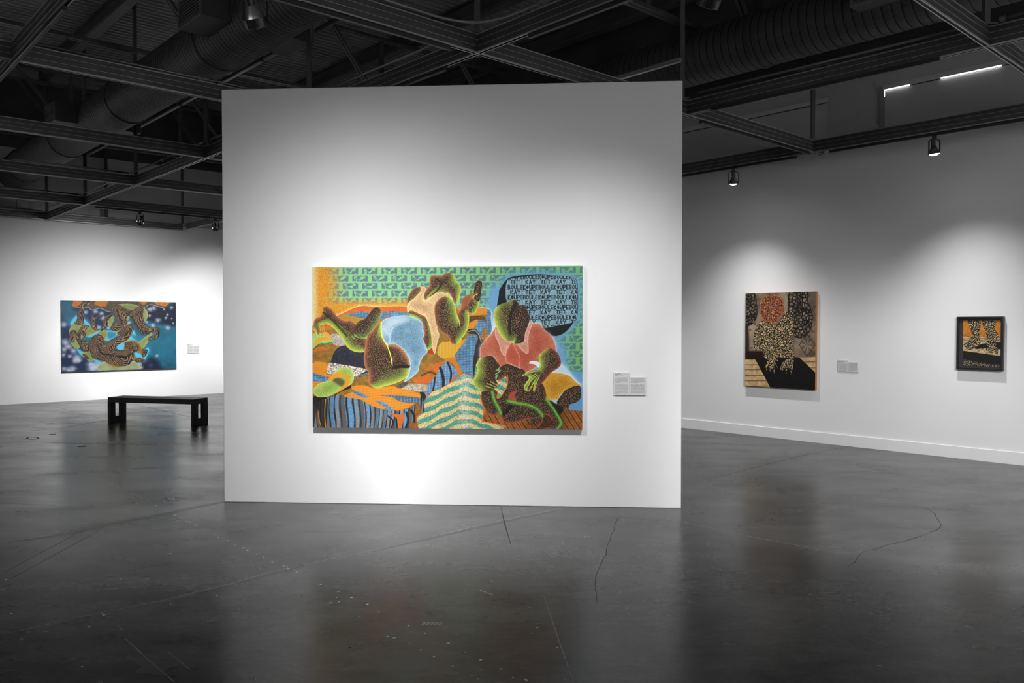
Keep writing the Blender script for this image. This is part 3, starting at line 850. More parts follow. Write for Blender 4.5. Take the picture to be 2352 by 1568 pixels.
    def figure(s, pts, z=None, dark='#180f09', fleck='#cfa276', rim_a='#a5623f', rim_b='#b9d048', mid_b='#4f7a33', dirb=(.8, .6), w=9, sp=3.2, edge=1.0, edge_b='#d8ec62', edge_a='#c98a5e', rim_amt=.95, light=0.0):
        r = s.sd(pts, z, pad=4)
        if r is None: return
        w = w * 1.35; sp = sp * 1.12
        d, sl = r; gy, gx = np.gradient(d); n = np.hypot(gx, gy) + 1e-6
        side = np.clip((-gx * dirb[0] - gy * dirb[1]) / n * 1.3 + .15, 0, 1)
        sb = side
        for _ in range(3):
            sb = (np.roll(sb, 1, 0) + np.roll(sb, -1, 0) + np.roll(sb, 1, 1) + np.roll(sb, -1, 1) + sb) / 5
        e = np.exp(-np.maximum(d, 0) / w); gr = s.noise(1, 3)[sl]
        e = np.clip(e * (0.8 + .45 * gr), 0, 1)
        base = np.ones(d.shape + (3,)) * hexc(dark) * (.8 + .5 * s.noise(14, 8, 2)[sl])[..., None]
        ma = np.clip(e ** 1.35 * (1 - sb) * 1.2 * rim_amt, 0, 1); mb = np.clip(e * sb * 1.1, 0, 1)
        em = np.clip(np.exp(-np.maximum(d, 0) / (w * 2.0)) * sb * (.6 + .5 * gr), 0, .85)
        base = base * (1 - em[..., None]) + hexc(mid_b) * em[..., None]
        base = base * (1 - ma[..., None]) + hexc(rim_a) * ma[..., None]
        base = base * (1 - mb[..., None]) + hexc(rim_b) * mb[..., None]
        f = s.dots(sp, 21, .28)[sl] * np.clip(.85 - .6 * e, 0, 1)
        base = base * (1 - f[..., None]) + hexc(fleck) * f[..., None]
        kspeck = s.dots(sp * .8, 33, .26)[sl] * e * .38
        base = base * (1 - kspeck[..., None]) + hexc(dark) * kspeck[..., None]
        s.put(sl, np.clip(d + .5, 0, 1), base)
        if edge:
            ring = np.clip(1.1 - abs(d - .4), 0, 1) * .75 * edge
            ec = hexc(edge_a) * (1 - sb[..., None]) + hexc(edge_b) * sb[..., None]
            s.img[sl] = s.img[sl] * (1 - ring[..., None]) + ec * ring[..., None]
    def cloth(s, pts, lo, hi, z=None, w=14, edge='#f0d8a0', sp=2.6, amt=.55, grain=True, ew=1.0):
        r = s.sd(pts, z, pad=4)
        if r is None: return
        d, sl = r; e = np.exp(-np.maximum(d, 0) / w)
        t = np.clip(e * .7 + s.noise(26, 14, 2)[sl] * .7 - .1, 0, 1)
        base = hexc(lo) * (1 - t[..., None]) + hexc(hi) * t[..., None]
        if grain:
            f = s.dots(sp, 55, .30, 1.7, .5)[sl] * amt; base = base * (1 - .5 * f[..., None])
            f = s.dots(sp, 56, .26)[sl] * amt * .6; base = base * (1 - f[..., None]) + np.minimum(1, hexc(hi) * 1.25) * f[..., None]
        s.put(sl, np.clip(d + .5, 0, 1), base)
        if edge: 
            ring = np.clip(1.1 * ew - abs(d - .3), 0, 1) * .8; s.img[sl] = s.img[sl] * (1 - ring[..., None]) + hexc(edge) * ring[..., None]

PIG = {}
def pigment_material(name, rough=.55):
    m = bpy.data.materials.new(name); m.use_nodes = True; nt = m.node_tree
    b = nt.nodes['Principled BSDF']; b.inputs['Roughness'].default_value = rough; b.inputs['Specular IOR Level'].default_value = .3
    a = nt.nodes.new('ShaderNodeAttribute'); a.attribute_name = 'pigment'
    nt.links.new(a.outputs['Color'], b.inputs['Base Color'])
    return m
PIG = pigment_material('pigment')
def canvas_mesh(name, cv, P, U, w, z0, h, off, n, parent, gain=1.0, m=None):
    """flat panel face from P along U, width w, from z0 up h, standing off the wall by off along n"""
    H, W = cv.H, cv.W
    us = np.linspace(0, 1, W); vs = np.linspace(0, 1, H)
    uu, vv = np.meshgrid(us, vs)
    base = np.array(P) + np.array(n) * off
    co = base[None, None] + uu[..., None] * np.array(U) * w; co[..., 2] = z0 + (1 - vv) * h
    me = bpy.data.meshes.new(name); me.vertices.add(W * H); me.vertices.foreach_set('co', co.reshape(-1).astype(np.float32))
    idx = np.arange(W * H).reshape(H, W)
    q = np.stack([idx[1:, :-1], idx[1:, 1:], idx[:-1, 1:], idx[:-1, :-1]], -1).reshape(-1)
    nf = (W - 1) * (H - 1)
    me.loops.add(nf * 4); me.loops.foreach_set('vertex_index', q.astype(np.int32))
    me.polygons.add(nf); me.polygons.foreach_set('loop_start', np.arange(0, nf * 4, 4, dtype=np.int32))
    me.update(calc_edges=True)
    c = np.clip(cv.img, 0, 1); c = np.where(c <= .04045, c / 12.92, ((c + .055) / 1.055) ** 2.4) * gain
    at = me.color_attributes.new('pigment', 'FLOAT_COLOR', 'POINT')
    at.data.foreach_set('color', np.concatenate([c, np.ones((H, W, 1))], -1).reshape(-1).astype(np.float32))
    me.materials.append(m or PIG)
    o = bpy.data.objects.new(name, me); C.objects.link(o); o.parent = parent
    return o
def picture(label, P0, U, n, u0, u1, z0, z1, t, cv, edge, gain=1.0):
    """panel painting: thin board with painted face"""
    r = thing('painting', label, 'painting', (0, 0, 0), group=None)
    a = P0 + U * u0; m = Matrix((U, n, V((0, 0, 1)))).transposed().to_4x4(); m.translation = V((a.x, a.y, 0))
    bm = bmesh.new(); box(bm, (0, .002, z0), (u1 - u0, t - .001, z1), m); bmesh.ops.recalc_face_normals(bm, faces=bm.faces)
    link('stretcher', bm, edge, r)
    canvas_mesh('canvas', cv, (a.x, a.y, 0), U, u1 - u0, z0, z1 - z0, t, n, r, gain)
    return r

# ---- the large panel on the partition
K = 1.4
Z1, Z2, Z3, Z4 = (((700, 590), 6.5333), ((1020, 590), 6.5333), ((700, 780), 6.5333), ((1020, 780), 6.5333))
cv = Canvas(int(618 * K), int(374 * K), [(720, 613), (1338, 611.5), (1337, 987), (720.5, 979.5)])
nz = cv.noise
full = (slice(0, cv.H), slice(0, cv.W))
# patterned green ground: staggered blue tiles with wavy green figures between bars
px_, py_ = cv.X / K, cv.Y / K
row = np.floor((py_ - 1.5) / 17.3); ry = (py_ - 1.5) - row * 17.3
cx = px_ + (row % 2) * 22.5 - 24 + 45
col = np.floor(cx / 45.0); rx = cx - col * 45
wob = 1.6 * np.sin(rx * .55 + row * 1.7) + (nz(4, 71) - .5) * 3.2
tile = np.clip(np.minimum(np.minimum(rx - 2.5, 38.5 - rx), np.minimum(ry - 2.0, 15.2 - ry) + wob * .25) + .5, 0, 1)
worm = np.clip(2.3 + 1.2 * np.sin(rx * .32) - abs(ry - 8.5 - 2.8 * np.sin(rx * .30 + 2.2) + wob * .8), 0, 1) * (abs(rx - 20) < 13.5)
arm = np.clip(2.2 - abs(rx - 11 - wob), 0, 1) * (ry > 8) + np.clip(2.0 - abs(rx - 29 + wob), 0, 1) * (ry < 8)
tile = np.clip(tile - worm - arm * .8, 0, 1)
shade = np.clip((px_ - 330) / 200, 0, 1)[..., None]
green = hexc('#86c884') * (1 - shade) + hexc('#6fae68') * shade
blue = hexc('#5d7684') * (1 - shade) + hexc('#466f6c') * shade
cv.img[:] = green * (1 - tile[..., None]) + blue * tile[..., None]
cv.img *= (.94 + .12 * nz(1, 2))[..., None]
# orange haze at the left
h = np.clip((62 - px_ + (py_ - 60) * -.05 + 9 * np.sin(py_ / 30) ) / 34 + (nz(1, 4) - .5) * 1.1, 0, 1)
h = np.maximum(h, np.clip(1 - (88 - py_) / 16 + (nz(1, 9) - .5) * 1.0, 0, 1) * (px_ < 235) * (py_ > 66))
oc = hexc('#d48d1c') + (nz(1, 6)[..., None] - .5) * .28
pale = np.clip((16 - px_) / 12 + (nz(1, 12) - .5) * .9, 0, 1)[..., None]
oc = oc * (1 - pale) + hexc('#ded1a0') * pale
cv.img[:] = cv.img * (1 - h[..., None]) + oc * h[..., None]
# blue haze round the seated figure and the screen
SCR = [(825, 560), (840, 490), (930, 360), (1050, 300), (1400, 265), (1700, 290), (1900, 310), (1990, 370), (2005, 600), (1995, 900), (1930, 1000), (1850, 1100), (1750, 1170), (1620, 1185), (1300, 1100), (830, 900)]
cv.glow(SCR, '#6399c0', 13, Z2)
cv.glow([(700, 650), (800, 500), (1200, 900), (1650, 1250), (1800, 1500), (1700, 1700), (1100, 1500), (700, 1200)], '#6a9ec6', 14, Z2)
cv.poly([(1700, 500), (2100, 520), (2100, 1100), (1600, 1000), (1600, 600)], '#5f97c4', Z4, soft=9)
cv.glow([(1640, 450), (1740, 350), (1980, 620), (2000, 700), (1500, 800)], '#c8dcea', 4, Z4, alpha=.8)
cv.glow([(760, 900), (830, 1250), (600, 1500), (700, 1200)], '#d8e6f0', 5, Z2, alpha=.7)
# bed and cloth
def plaid(base, s1, s2, dark=0.0, seed=1):
    def f(sl):
        X, Y = px_[sl], py_[sl]; q = .5 + .5 * np.sin(X * .86 + 1.5 * nz(7, 91)[sl]); q2 = .5 + .5 * np.sin(Y * 1.05 + X * .1)
        c = hexc(base) * np.ones(X.shape + (3,)); a = np.clip(q * 1.6 - .75 + (nz(2.5, 40 + seed)[sl] - .5) * 1.4, 0, 1)[..., None] * .75
        c = c * (1 - a) + hexc(s1) * a
        b = np.clip(q2 * 1.5 - .8 + (nz(2, 60 + seed)[sl] - .5) * 1.3, 0, 1)[..., None] * .6
        c = c * (1 - b) + hexc(s2) * b
        return c * (1 - dark * nz(9, 77)[sl][..., None])
    return f
ORG = plaid('#df8b22', '#a9963f', '#dd5a1e'); OLV = plaid('#a5752b', '#73823a', '#bd5c1c', .25, 3)
BLU = plaid('#5593bd', '#7fb4d4', '#704650', .25, 5); RED = plaid('#d96620', '#98903f', '#e2491c', .1, 7); DRK = plaid('#211a14', '#3a2a1a', '#141312', .3, 9)
bed = [(125, 1030), (330, 960), (500, 880), (830, 737), (1080, 747), (1560, 757), (2200, 760), (2620, 760), (2750, 785), (2800, 840), (2790, 960), (2805, 1080), (2780, 1250), (2600, 1568), (2400, 1900), (2300, 2600), (120, 2600)]
cv.glow(bed, '#f4ead2', 2.6, Z1, sm=False, grain=.6)
cv.poly(bed, OLV, Z1, sm=False)
cv.poly([(130, 1030), (500, 882), (830, 740), (1080, 748), (1560, 758), (1560, 980), (1180, 985), (900, 1000), (600, 1010), (300, 1120), (130, 1160)], RED, Z1)
cv.poly([(520, 900), (640, 860), (760, 890), (900, 925), (1080, 960), (1180, 985), (700, 1000)], plaid('#b08426', '#6f8a3c', '#d05a1c'), Z1)
cv.poly([(600, 857), (700, 852), (870, 815), (990, 830), (1160, 842), (1290, 815), (1540, 832), (1570, 885), (1400, 895), (1250, 900), (1180, 945), (1080, 912), (900, 920), (760, 890)], BLU, Z1)
cv.poly([(130, 1160), (280, 1140), (430, 1200), (430, 1290), (250, 1305), (170, 1340), (130, 1395)], plaid('#a6c062', '#86a84c', '#b9cf70'), Z1)
cv.line([(135, 1390), (240, 1300), (330, 1296), (420, 1280)], '#2a6a4c', 3, Z1)
cv.poly([(165, 1340), (195, 1235), (330, 1195), (425, 1265), (330, 1232), (235, 1275)], '#e29a22', Z1)
cv.poly([(285, 1132), (345, 1118), (395, 1165), (415, 1255), (340, 1190)], '#e0a048', Z1)
cv.poly([(410, 1160), (520, 1158), (620, 1310), (470, 1315), (430, 1250)], lambda sl: hexc('#aaa29c') * (.75 + .5 * nz(3, 31, 2)[sl])[..., None], Z1)
cv.poly([(135, 185), (440, 120), (560, 90), (400, 130), (250, 100), (140, 150)], RED, Z3)
cv.poly([(135, 190), (440, 135), (480, 165), (380, 350), (135, 352)], OLV, Z3)
cv.poly([(130, 350), (360, 350), (345, 500), (560, 560), (480, 700), (130, 720)], ORG, Z3)
cv.poly([(400, 345), (470, 160), (600, 82), (740, 165), (940, 170), (980, 400), (930, 520), (700, 430), (380, 350)], lambda sl: hexc('#22222e') * (.6 + 1.1 * nz(5, 33, 3)[sl])[..., None], Z3)
cv.poly([(345, 460), (385, 340), (560, 362), (740, 392), (940, 440), (850, 500), (760, 535), (500, 485), (390, 505)], lambda sl: hexc('#b9b0a2') * (.45 + .85 * np.clip(nz(3.2, 35, 2)[sl] * 1.5 - .1, 0, 1))[..., None], Z3)
cv.poly([(760, 560), (900, 500), (990, 480), (990, 560), (850, 590)], lambda sl: hexc('#6c6660') * (.6 + .7 * nz(3, 37)[sl])[..., None], Z3)
cv.poly([(130, 485), (250, 520), (400, 560), (370, 600), (250, 620), (130, 600)], BLU, Z3)
cv.poly([(130, 850), (420, 832), (700, 655), (770, 690), (500, 800), (360, 1000), (130, 1010)], DRK, Z3)
cv.poly([(740, 600), (980, 540), (1500, 620), (1350, 690), (1060, 715), (900, 680), (720, 700)], OLV, Z3)
# drape with hanging folds along the bottom
def folds(sl):
    X, Y = px_[sl], py_[sl]; q = X + 2.2 * np.sin(Y * .06 + X * .021) + (Y - 300) * .012 * np.sin(X * .05)
    ph = q / 11.3 + .6 * np.sin(q * .037); fr = ph - np.floor(ph); k = np.floor(ph).astype(int)
    c = hexc('#5b9cc6') * np.ones(X.shape + (3,)); mar = np.clip((nz(1.6, 101)[sl] - .5) * 3, 0, 1)[..., None] * .7
    c = c * (1 - mar) + hexc('#7a4650') * mar
    dk = np.clip(1.25 - abs(fr - .25) / .15 + .2 * np.sin(Y * .1 + k), 0, 1)[..., None]; c = c * (1 - dk) + hexc('#17181c') * dk
    org = (np.clip(1 - abs(fr - .62) / (.06 + .16 * np.clip((Y - 318) / 50, 0, 1)), 0, 1) * ((k * 7) % 5 < 3))[..., None]; c = c * (1 - org) + hexc('#c5761a') * org
    b = np.clip(np.sin(k * 2.3) * .5 + .1, 0, .6); c = c * (1 - b[..., None]) + hexc('#4b3626') * b[..., None]
    return c
cv.poly([(130, 1010), (300, 870), (560, 815), (850, 880), (1000, 950), (1200, 1030), (1390, 1050), (1600, 1010), (1720, 900), (1760, 800), (1900, 900), (2060, 1120), (2030, 1340), (130, 1340)], folds, Z3)
cv.poly([(130, 860), (330, 850), (360, 950), (330, 1300), (250, 1310), (200, 1000), (150, 1320), (130, 1310)], DRK, Z3, alpha=.8)
for p0, p1 in (((330, 880), (330, 1300)), ((225, 1060), (270, 1310))):
    cv.line([p0, ((p0[0] + p1[0]) / 2 - 15, (p0[1] + p1[1]) / 2), p1], '#d58a1c', 2.4, Z3)
cv.poly([(1240, 1080), (1420, 1110), (1500, 1090), (1460, 1310), (1400, 1310), (1400, 1200), (1330, 1120)], RED, Z3)
cv.poly([(1690, 905), (1750, 1050), (1740, 1310), (1600, 1310), (1640, 1150)], plaid('#a8661c', '#6a6a30', '#c8481c', .3), Z3)
for pts in ([(1530, 1080), (1560, 1200), (1520, 1310)], [(1600, 1050), (1650, 1130), (1650, 1220)], [(1250, 1130), (1330, 1200), (1310, 1310)], [(1380, 1180), (1395, 1310)]):
    cv.line(pts, '#1c1e24', 7 if pts[0][0] > 1500 else 5, Z3)
cv.poly([(720, 690), (900, 675), (1060, 715), (1320, 688), (1560, 745), (1745, 815), (1690, 910), (1570, 1005), (1390, 1055), (1250, 1000), (1180, 1035), (1000, 972), (850, 890), (700, 862), (595, 828), (730, 770)], ORG, Z3)
cv.poly([(715, 740), (850, 785), (970, 850), (880, 855), (760, 795)], BLU, Z3)
cv.poly([(1115, 822), (1300, 822), (1700, 858), (1725, 920), (1600, 945), (1420, 910), (1300, 850)], plaid('#56758e', '#7fb0cf', '#5a3d4c', .2), Z3)
cv.poly([(1060, 905), (1200, 930), (1335, 1035), (1270, 1050), (1180, 980)], plaid('#6c93b4', '#9cc4de', '#46506c', .2), Z3)
# right hand side of the bed
cv.poly([(1760, 290), (1860, 210), (2050, 120), (2150, 250), (1980, 330), (1720, 445), (1640, 570), (1550, 605), (1700, 450)], OLV, Z3)
cv.poly([(-400, 1000), (0, 1180), (190, 1305), (330, 1230), (170, 1460), (200, 1568), (0, 1568), (-300, 1568), (-300, 1300)], OLV, Z2)
cv.poly([(-60, 1330), (140, 1305), (335, 1235), (170, 1455), (190, 1560), (60, 1545), (-70, 1480)], ORG, Z2)
cv.poly([(-60, 60), (100, 20), (280, 0), (170, 220), (80, 260), (0, 270), (-90, 220)], plaid('#d7a030', '#8fa24a', '#ef8b1c'), Z4)
cv.poly([(60, 270), (190, 290), (230, 390), (310, 500), (200, 540), (180, 420), (100, 330), (0, 330)], plaid('#d0781c', '#93823a', '#d2481c'), Z4)
cv.poly([(190, 760), (530, 765), (660, 785), (640, 860), (560, 870), (380, 900)], ORG, Z2)
cv.poly([(370, 900), (560, 880), (620, 930), (520, 960), (380, 1010)], plaid('#6a4a1c', '#3e3a20', '#5a2a14'), Z2)
cv.poly([(640, 860), (660, 790), (705, 830), (705, 950), (718, 1080), (690, 1190), (650, 1150), (620, 1000)], BLU, Z2)
cv.poly([(470, 1020), (520, 950), (600, 970), (615, 1050), (590, 1200), (560, 1245), (500, 1130)], BLU, Z2)
cv.poly([(600, 1050), (650, 1150), (680, 1190), (600, 1280), (560, 1260)], plaid('#c0741c', '#6a6230', '#8a3a1c'), Z2)
cv.poly([(380, 1000), (510, 940), (470, 1050), (350, 1110)], ORG, Z2)
cv.poly([(330, 1240), (380, 1165), (500, 1190), (480, 1320), (445, 1800), (400, 1805), (290, 1740), (230, 1620), (180, 1540), (170, 1460), (260, 1350)], BLU, Z2)
cv.poly([(360, 1090), (460, 1080), (520, 1130), (580, 1250), (700, 1230), (560, 1330), (550, 1500), (500, 1540), (445, 1800), (440, 1560), (480, 1320), (510, 1230), (480, 1160), (370, 1150)], lambda sl: hexc('#2c2726') * (.8 + .5 * nz(6, 39, 2)[sl])[..., None], Z2)
cv.line([(370, 1120), (460, 1100), (520, 1160), (560, 1270)], '#9a968c', 3, Z2)
cv.poly([(1630, 610), (1700, 548), (1850, 505), (1965, 530), (1900, 620), (1830, 685), (1700, 655)], RED, Z3)
cv.poly([(1800, 450), (1900, 380), (2110, 325), (2070, 440), (2030, 500), (1930, 455)], RED, Z3)
cv.line([(1750, 540), (1880, 480), (1980, 520)], '#4c3616', 4.5, Z3)
cv.poly([(1810, 790), (1850, 660), (1960, 555), (2050, 400), (2150, 325), (2280, 460), (2295, 530), (2200, 690), (2080, 900), (2040, 1080), (1960, 1130), (1950, 1310), (1860, 1300), (1800, 1000)], plaid('#5c96c2', '#a2c4dc', '#7a4a5c', .15, 11), Z3)
for pts, w in (([(2040, 420), (2080, 560), (2080, 720), (2020, 930), (1950, 1080)], 9), ([(1960, 560), (1940, 700), (1900, 900), (1880, 1090)], 5), ([(2150, 340), (2200, 480), (2190, 620)], 6), ([(1760, 790), (1810, 900), (1800, 1300)], 12), ([(2180, 640), (2170, 780)], 4), ([(1930, 1060), (2040, 1060)], 9)):
    cv.line(pts, '#1d2026', w, Z3)
cv.line([(1830, 870), (1850, 1050), (1880, 1300)], '#a9c8de', 4, Z3)
cv.poly([(1480, 700), (1560, 650), (1820, 670), (1850, 740), (1760, 775), (1500, 735)], lambda sl: hexc('#c3b9a2') * (.5 + .75 * nz(2.6, 41, 2)[sl])[..., None], Z3)
cv.poly([(1380, 690), (1500, 630), (1560, 655), (1450, 720)], lambda sl: hexc('#55504e') * (.7 + .5 * nz(3, 43)[sl])[..., None], Z3)
cv.poly([(2290, 540), (2190, 700), (2130, 850), (2160, 680), (2230, 560)], RED, Z3)
# boards at the lower right
def boards(sl):
    X, Y = px_[sl], py_[sl]; q = (X - (Y - 330) * .62) / 13.5; f = q - np.floor(q)
    c = hexc('#8a5324') * (.75 + .45 * nz(5, 45, 2)[sl] + .25 * np.sin(f * 3.1))[..., None]; d = np.clip(1.4 - abs(f - .5) * 9, 0, 1)[..., None]
    c = c * (1 - .8 * d) + hexc('#1c0f08') * .8 * d
    sh = np.clip((60 - abs(X - 535)) / 60, 0, 1)[..., None] * .55
    return c * (1 - sh)
cv.poly([(560, 1240), (600, 1050), (900, 1000), (1500, 900), (1720, 950), (1880, 1050), (2000, 1060), (2090, 1075), (2090, 1370), (560, 1370)], boards, Z4, sm=False)
cv.poly([(1500, 880), (1720, 950), (1800, 1000), (1700, 1150), (1600, 1000)], '#17100a', Z4, soft=4)
# teal and straw cloth
def waves(sl):
    X, Y = px_[sl], py_[sl]; q = Y - .50 * np.sqrt((X - 352) ** 2 + 150) + 1.6 * np.sin(X * .16 + Y * .05) + .10 * np.maximum(X - 352, 0)
    f = q / 20.5 - np.floor(q / 20.5); t = np.clip((np.abs(f - .5) - .25) * 14 + .5, 0, 1)[..., None]
    c = hexc('#5aa38c') * t + hexc('#e3cd8f') * (1 - t)
    hl = np.exp(-((X - 352) / 14) ** 2)[..., None] * .4; c = c * (1 - hl) + hexc('#f2f0e2') * hl
    e = np.clip((nz(1.3, 47)[sl] - .45) * 2.4, 0, 1)[..., None] * .42
    return c * (1 - e)
CL = [(-360, 1350), (-400, 1250), (-390, 1130), (-280, 1080), (-300, 920), (-180, 780), (0, 700), (110, 640), (190, 560), (300, 505), (420, 540), (470, 640), (560, 760), (545, 900), (600, 1050), (570, 1220), (740, 1250), (925, 1290), (850, 1370)]
cv.glow(CL, '#d8481c', 1.6, Z4, sm=False)
cv.poly(CL, waves, Z4, sm=False)
cv.line([(600, 1050), (570, 1220), (740, 1252), (925, 1290), (850, 1345)], '#d97a1a', 2, Z4, sm=False)
cv.poly([(775, 600), (860, 590), (950, 515), (950, 690), (900, 800), (800, 880), (740, 740)], waves, Z4)
# screen with rows of lettering
cv.poly(SCR, '#0b0d0e', Z2)
FACE = [(940, 390), (1050, 325), (1400, 283), (1700, 292), (1900, 312), (1985, 372), (2000, 600), (1990, 900), (1930, 985), (1700, 1035), (1480, 1070), (1200, 1010), (950, 700)]
cv.poly(FACE, lambda sl: hexc('#86abba') * (.62 + .55 * np.clip(nz(2, 49)[sl] * .6 + .5 * (.5 + .5 * np.sin(px_[sl] * 2.1 + 2 * nz(6, 51)[sl])), 0, 1))[..., None], Z2)
GL = {'K': [[(0, 0), (0, 1)], [(.85, .02), (.05, .55), (1, 1)]], 'U': [[(0, 0), (0, .75), (.3, 1), (.7, 1), (1, .75), (1, 0)]], 'P': [[(0, 1), (0, 0), (.7, .02), (1, .25), (.7, .5), (0, .52)]],
      'E': [[(.9, 0), (0, 0), (0, 1), (.9, 1)], [(0, .5), (.75, .5)]], 'B': [[(0, 0), (0, 1), (.7, 1), (1, .75), (.65, .5), (0, .5)], [(0, 0), (.65, 0), (.9, .25), (.65, .5)]], 'L': [[(0, 0), (0, 1), (.9, 1)]],
      'A': [[(0, 1), (.5, 0), (1, 1)], [(.2, .65), (.8, .65)]], 'Y': [[(0, 0), (.5, .5), (1, 0)], [(.5, .5), (.5, 1)]], 'T': [[(0, .02), (1, .02)], [(.5, 0), (.5, 1)]], 'O': [[(.5, 0), (.95, .3), (.95, .7), (.5, 1), (.05, .7), (.05, .3), (.5, 0)]]}
keep = cv.img.copy()
def write(word, x, y, pitch, h=56, lw=1.7, fill=False):
    for k, ch in enumerate(word):
        x0 = x + k * pitch; w = pitch * .70; hh = h * (1.12 if ch in 'KP' and fill else 1)
        if ch == 'O' and fill:
            cv.poly([(x0 + w * .5, y), (x0 + w, y + h * .3), (x0 + w, y + h * .75), (x0 + w * .5, y + h), (x0, y + h * .75), (x0, y + h * .3)], '#0d1316', Z2)
            continue
        for st in GL[ch]:
            cv.line([(x0 + a * w, y + b * hh) for a, b in st], '#0d1418', lw * K * (1.15 if fill else 1.0), Z2, sm=False)
for r in range(11):
    y = 280 + 75.4 * r
    if r % 2 == 0:
        first = 'KOUPE' if (r // 2) % 2 == 0 else 'BOULE'
        words = [first, 'BOULE' if first == 'KOUPE' else 'KOUPE']
        for k in range(5): 
            wd = words[k % 2]; write(wd, 962 + 229 * k, y, 45.5, fill=wd == 'KOUPE')
    else:
        seq = ['TET', 'KAY'] if (r // 2) % 2 == 0 else ['KAY', 'TET']
        for k in range(5): write(seq[k % 2], 1000 + 226 * k, y, 52)
d, sl = cv.sd(FACE, Z2); msk = np.zeros((cv.H, cv.W)); msk[sl] = np.clip(d + .5, 0, 1)
cv.img[:] = cv.img * msk[..., None] + keep * (1 - msk[..., None])
# figures --------------------------------------------------
# child on the right: yellow shirt and bent knee
cv.glow([(1470, 640), (1600, 500), (1850, 530), (1980, 640), (2040, 690), (1870, 720), (1740, 820), (1700, 890), (1530, 880), (1500, 700)], '#e6eef2', 3, Z4, alpha=.8)
cv.poly([(1620, 890), (1715, 870), (1700, 960), (1640, 940)], '#a9bfd0', Z4)
cv.cloth([(1465, 640), (1600, 498), (1850, 530), (1980, 640), (2042, 690), (1870, 722), (1740, 825), (1700, 892), (1530, 885), (1500, 730)], '#a8700f', '#d9a236', Z4, edge='#e2b25a')
cv.figure([(1740, 850), (1840, 740), (2030, 692), (2048, 860), (1985, 940), (1880, 975), (1855, 1035), (1690, 960)], Z4, w=3, rim_a='#3a2a1c', rim_b='#2a2018', mid_b='#201812', edge=.5, edge_a='#caa05a', edge_b='#b0c0cc')
# blue shorts of the lying figure
SH = [(1160, 1000), (1230, 930), (1380, 890), (1550, 880), (1700, 930), (1775, 1000), (1785, 1090), (1803, 1150), (1780, 1230), (1840, 1370), (1840, 1430), (1790, 1480), (1770, 1510), (1730, 1600), (1700, 1720), (1560, 1835), (1505, 1855), (1580, 1720), (1585, 1560), (1540, 1460), (1450, 1350), (1330, 1290), (1250, 1320), (1165, 1180)]
# standing figure: back, head, arms
cv.figure([(1545, 655), (1580, 560), (1640, 480), (1740, 448), (1748, 510), (1660, 620), (1570, 695)], Z1, w=6, dirb=(0, 1), rim_b='#8a4a30', edge_b='#e8b080')
cv.figure([(1555, 830), (1610, 800), (1760, 868), (1860, 930), (1905, 1100), (1935, 1310), (1860, 1390), (1810, 1360), (1780, 1230), (1800, 1150), (1780, 1000), (1700, 925), (1580, 875)], Z1, w=8, dirb=(.5, .9), rim_b='#a8c83c')
cv.poly([(1845, 1435), (1900, 1370), (1935, 1350), (1970, 1445)], '#a83018', Z1)
cv.figure([(1790, 590), (1830, 500), (1880, 430), (1885, 330), (1930, 285), (2050, 290), (2100, 258), (2180, 243), (2255, 290), (2290, 380), (2345, 440), (2335, 570), (2290, 690), (2235, 660), (2190, 560), (2130, 530), (2000, 540), (1900, 610), (1830, 645)], Z1, w=9, dirb=(1, .25))
cv.line([(1980, 330), (2060, 400), (2000, 500), (1900, 590)], '#150d08', 5, Z1, alpha=.7)
cv.cloth([(1558, 700), (1650, 622), (1745, 520), (1750, 450), (1822, 470), (1790, 600), (1830, 650), (1950, 560), (2100, 538), (2200, 600), (2225, 655), (2100, 620), (1985, 700), (1952, 780), (1960, 900), (2000, 1020), (1992, 1080), (2025, 1170), (1992, 1290), (1960, 1444), (1925, 1370), (1900, 1130), (1830, 915), (1750, 860), (1610, 798), (1555, 830)], '#bb9268', '#ecc890', Z1, edge='#f6e29a', amt=.5)
cv.figure([(-140, 780), (-95, 660), (0, 595), (95, 612), (165, 715), (195, 860), (230, 965), (205, 880), (262, 770), (272, 645), (350, 580), (488, 535), (505, 558), (440, 612), (455, 500), (480, 390), (530, 360), (577, 390), (568, 480), (530, 700), (512, 760), (470, 842), (430, 862), (372, 832), (380, 940), (350, 1100), (262, 1230), (190, 1306), (110, 1290), (70, 1200), (-50, 1110), (-112, 1000)], Z2, w=8, dirb=(.95, -.1))
cv.figure([(450, 590), (455, 500), (480, 392), (530, 362), (575, 390), (568, 480), (535, 660), (480, 650)], Z2, w=2.5, rim_a='#2c2018', rim_b='#2c2018', mid_b='#201812', edge=.4, edge_a='#6a6a48', edge_b='#6a7a58')
cv.poly([(275, 650), (350, 580), (488, 536), (505, 558), (440, 615), (400, 690), (330, 760), (270, 790)], '#a8603e', Z2, soft=3, alpha=.75)
cv.figure([(360, 700), (430, 620), (470, 650), (515, 700), (512, 760), (470, 842), (430, 862), (372, 832)], Z2, w=5, dirb=(.6, .7), edge=.6)
for p in ([(440, 660), (500, 715)], [(420, 710), (470, 770), (470, 830)], [(390, 740), (430, 800), (430, 855)]): cv.line(p, '#8fd05a', 1.3, Z2)
cv.line([(505, 556), (440, 605), (445, 640)], '#e2f060', 1.6, Z2)
cv.line([(200, 880), (230, 960), (240, 1040)], '#b8e050', 2, Z2)
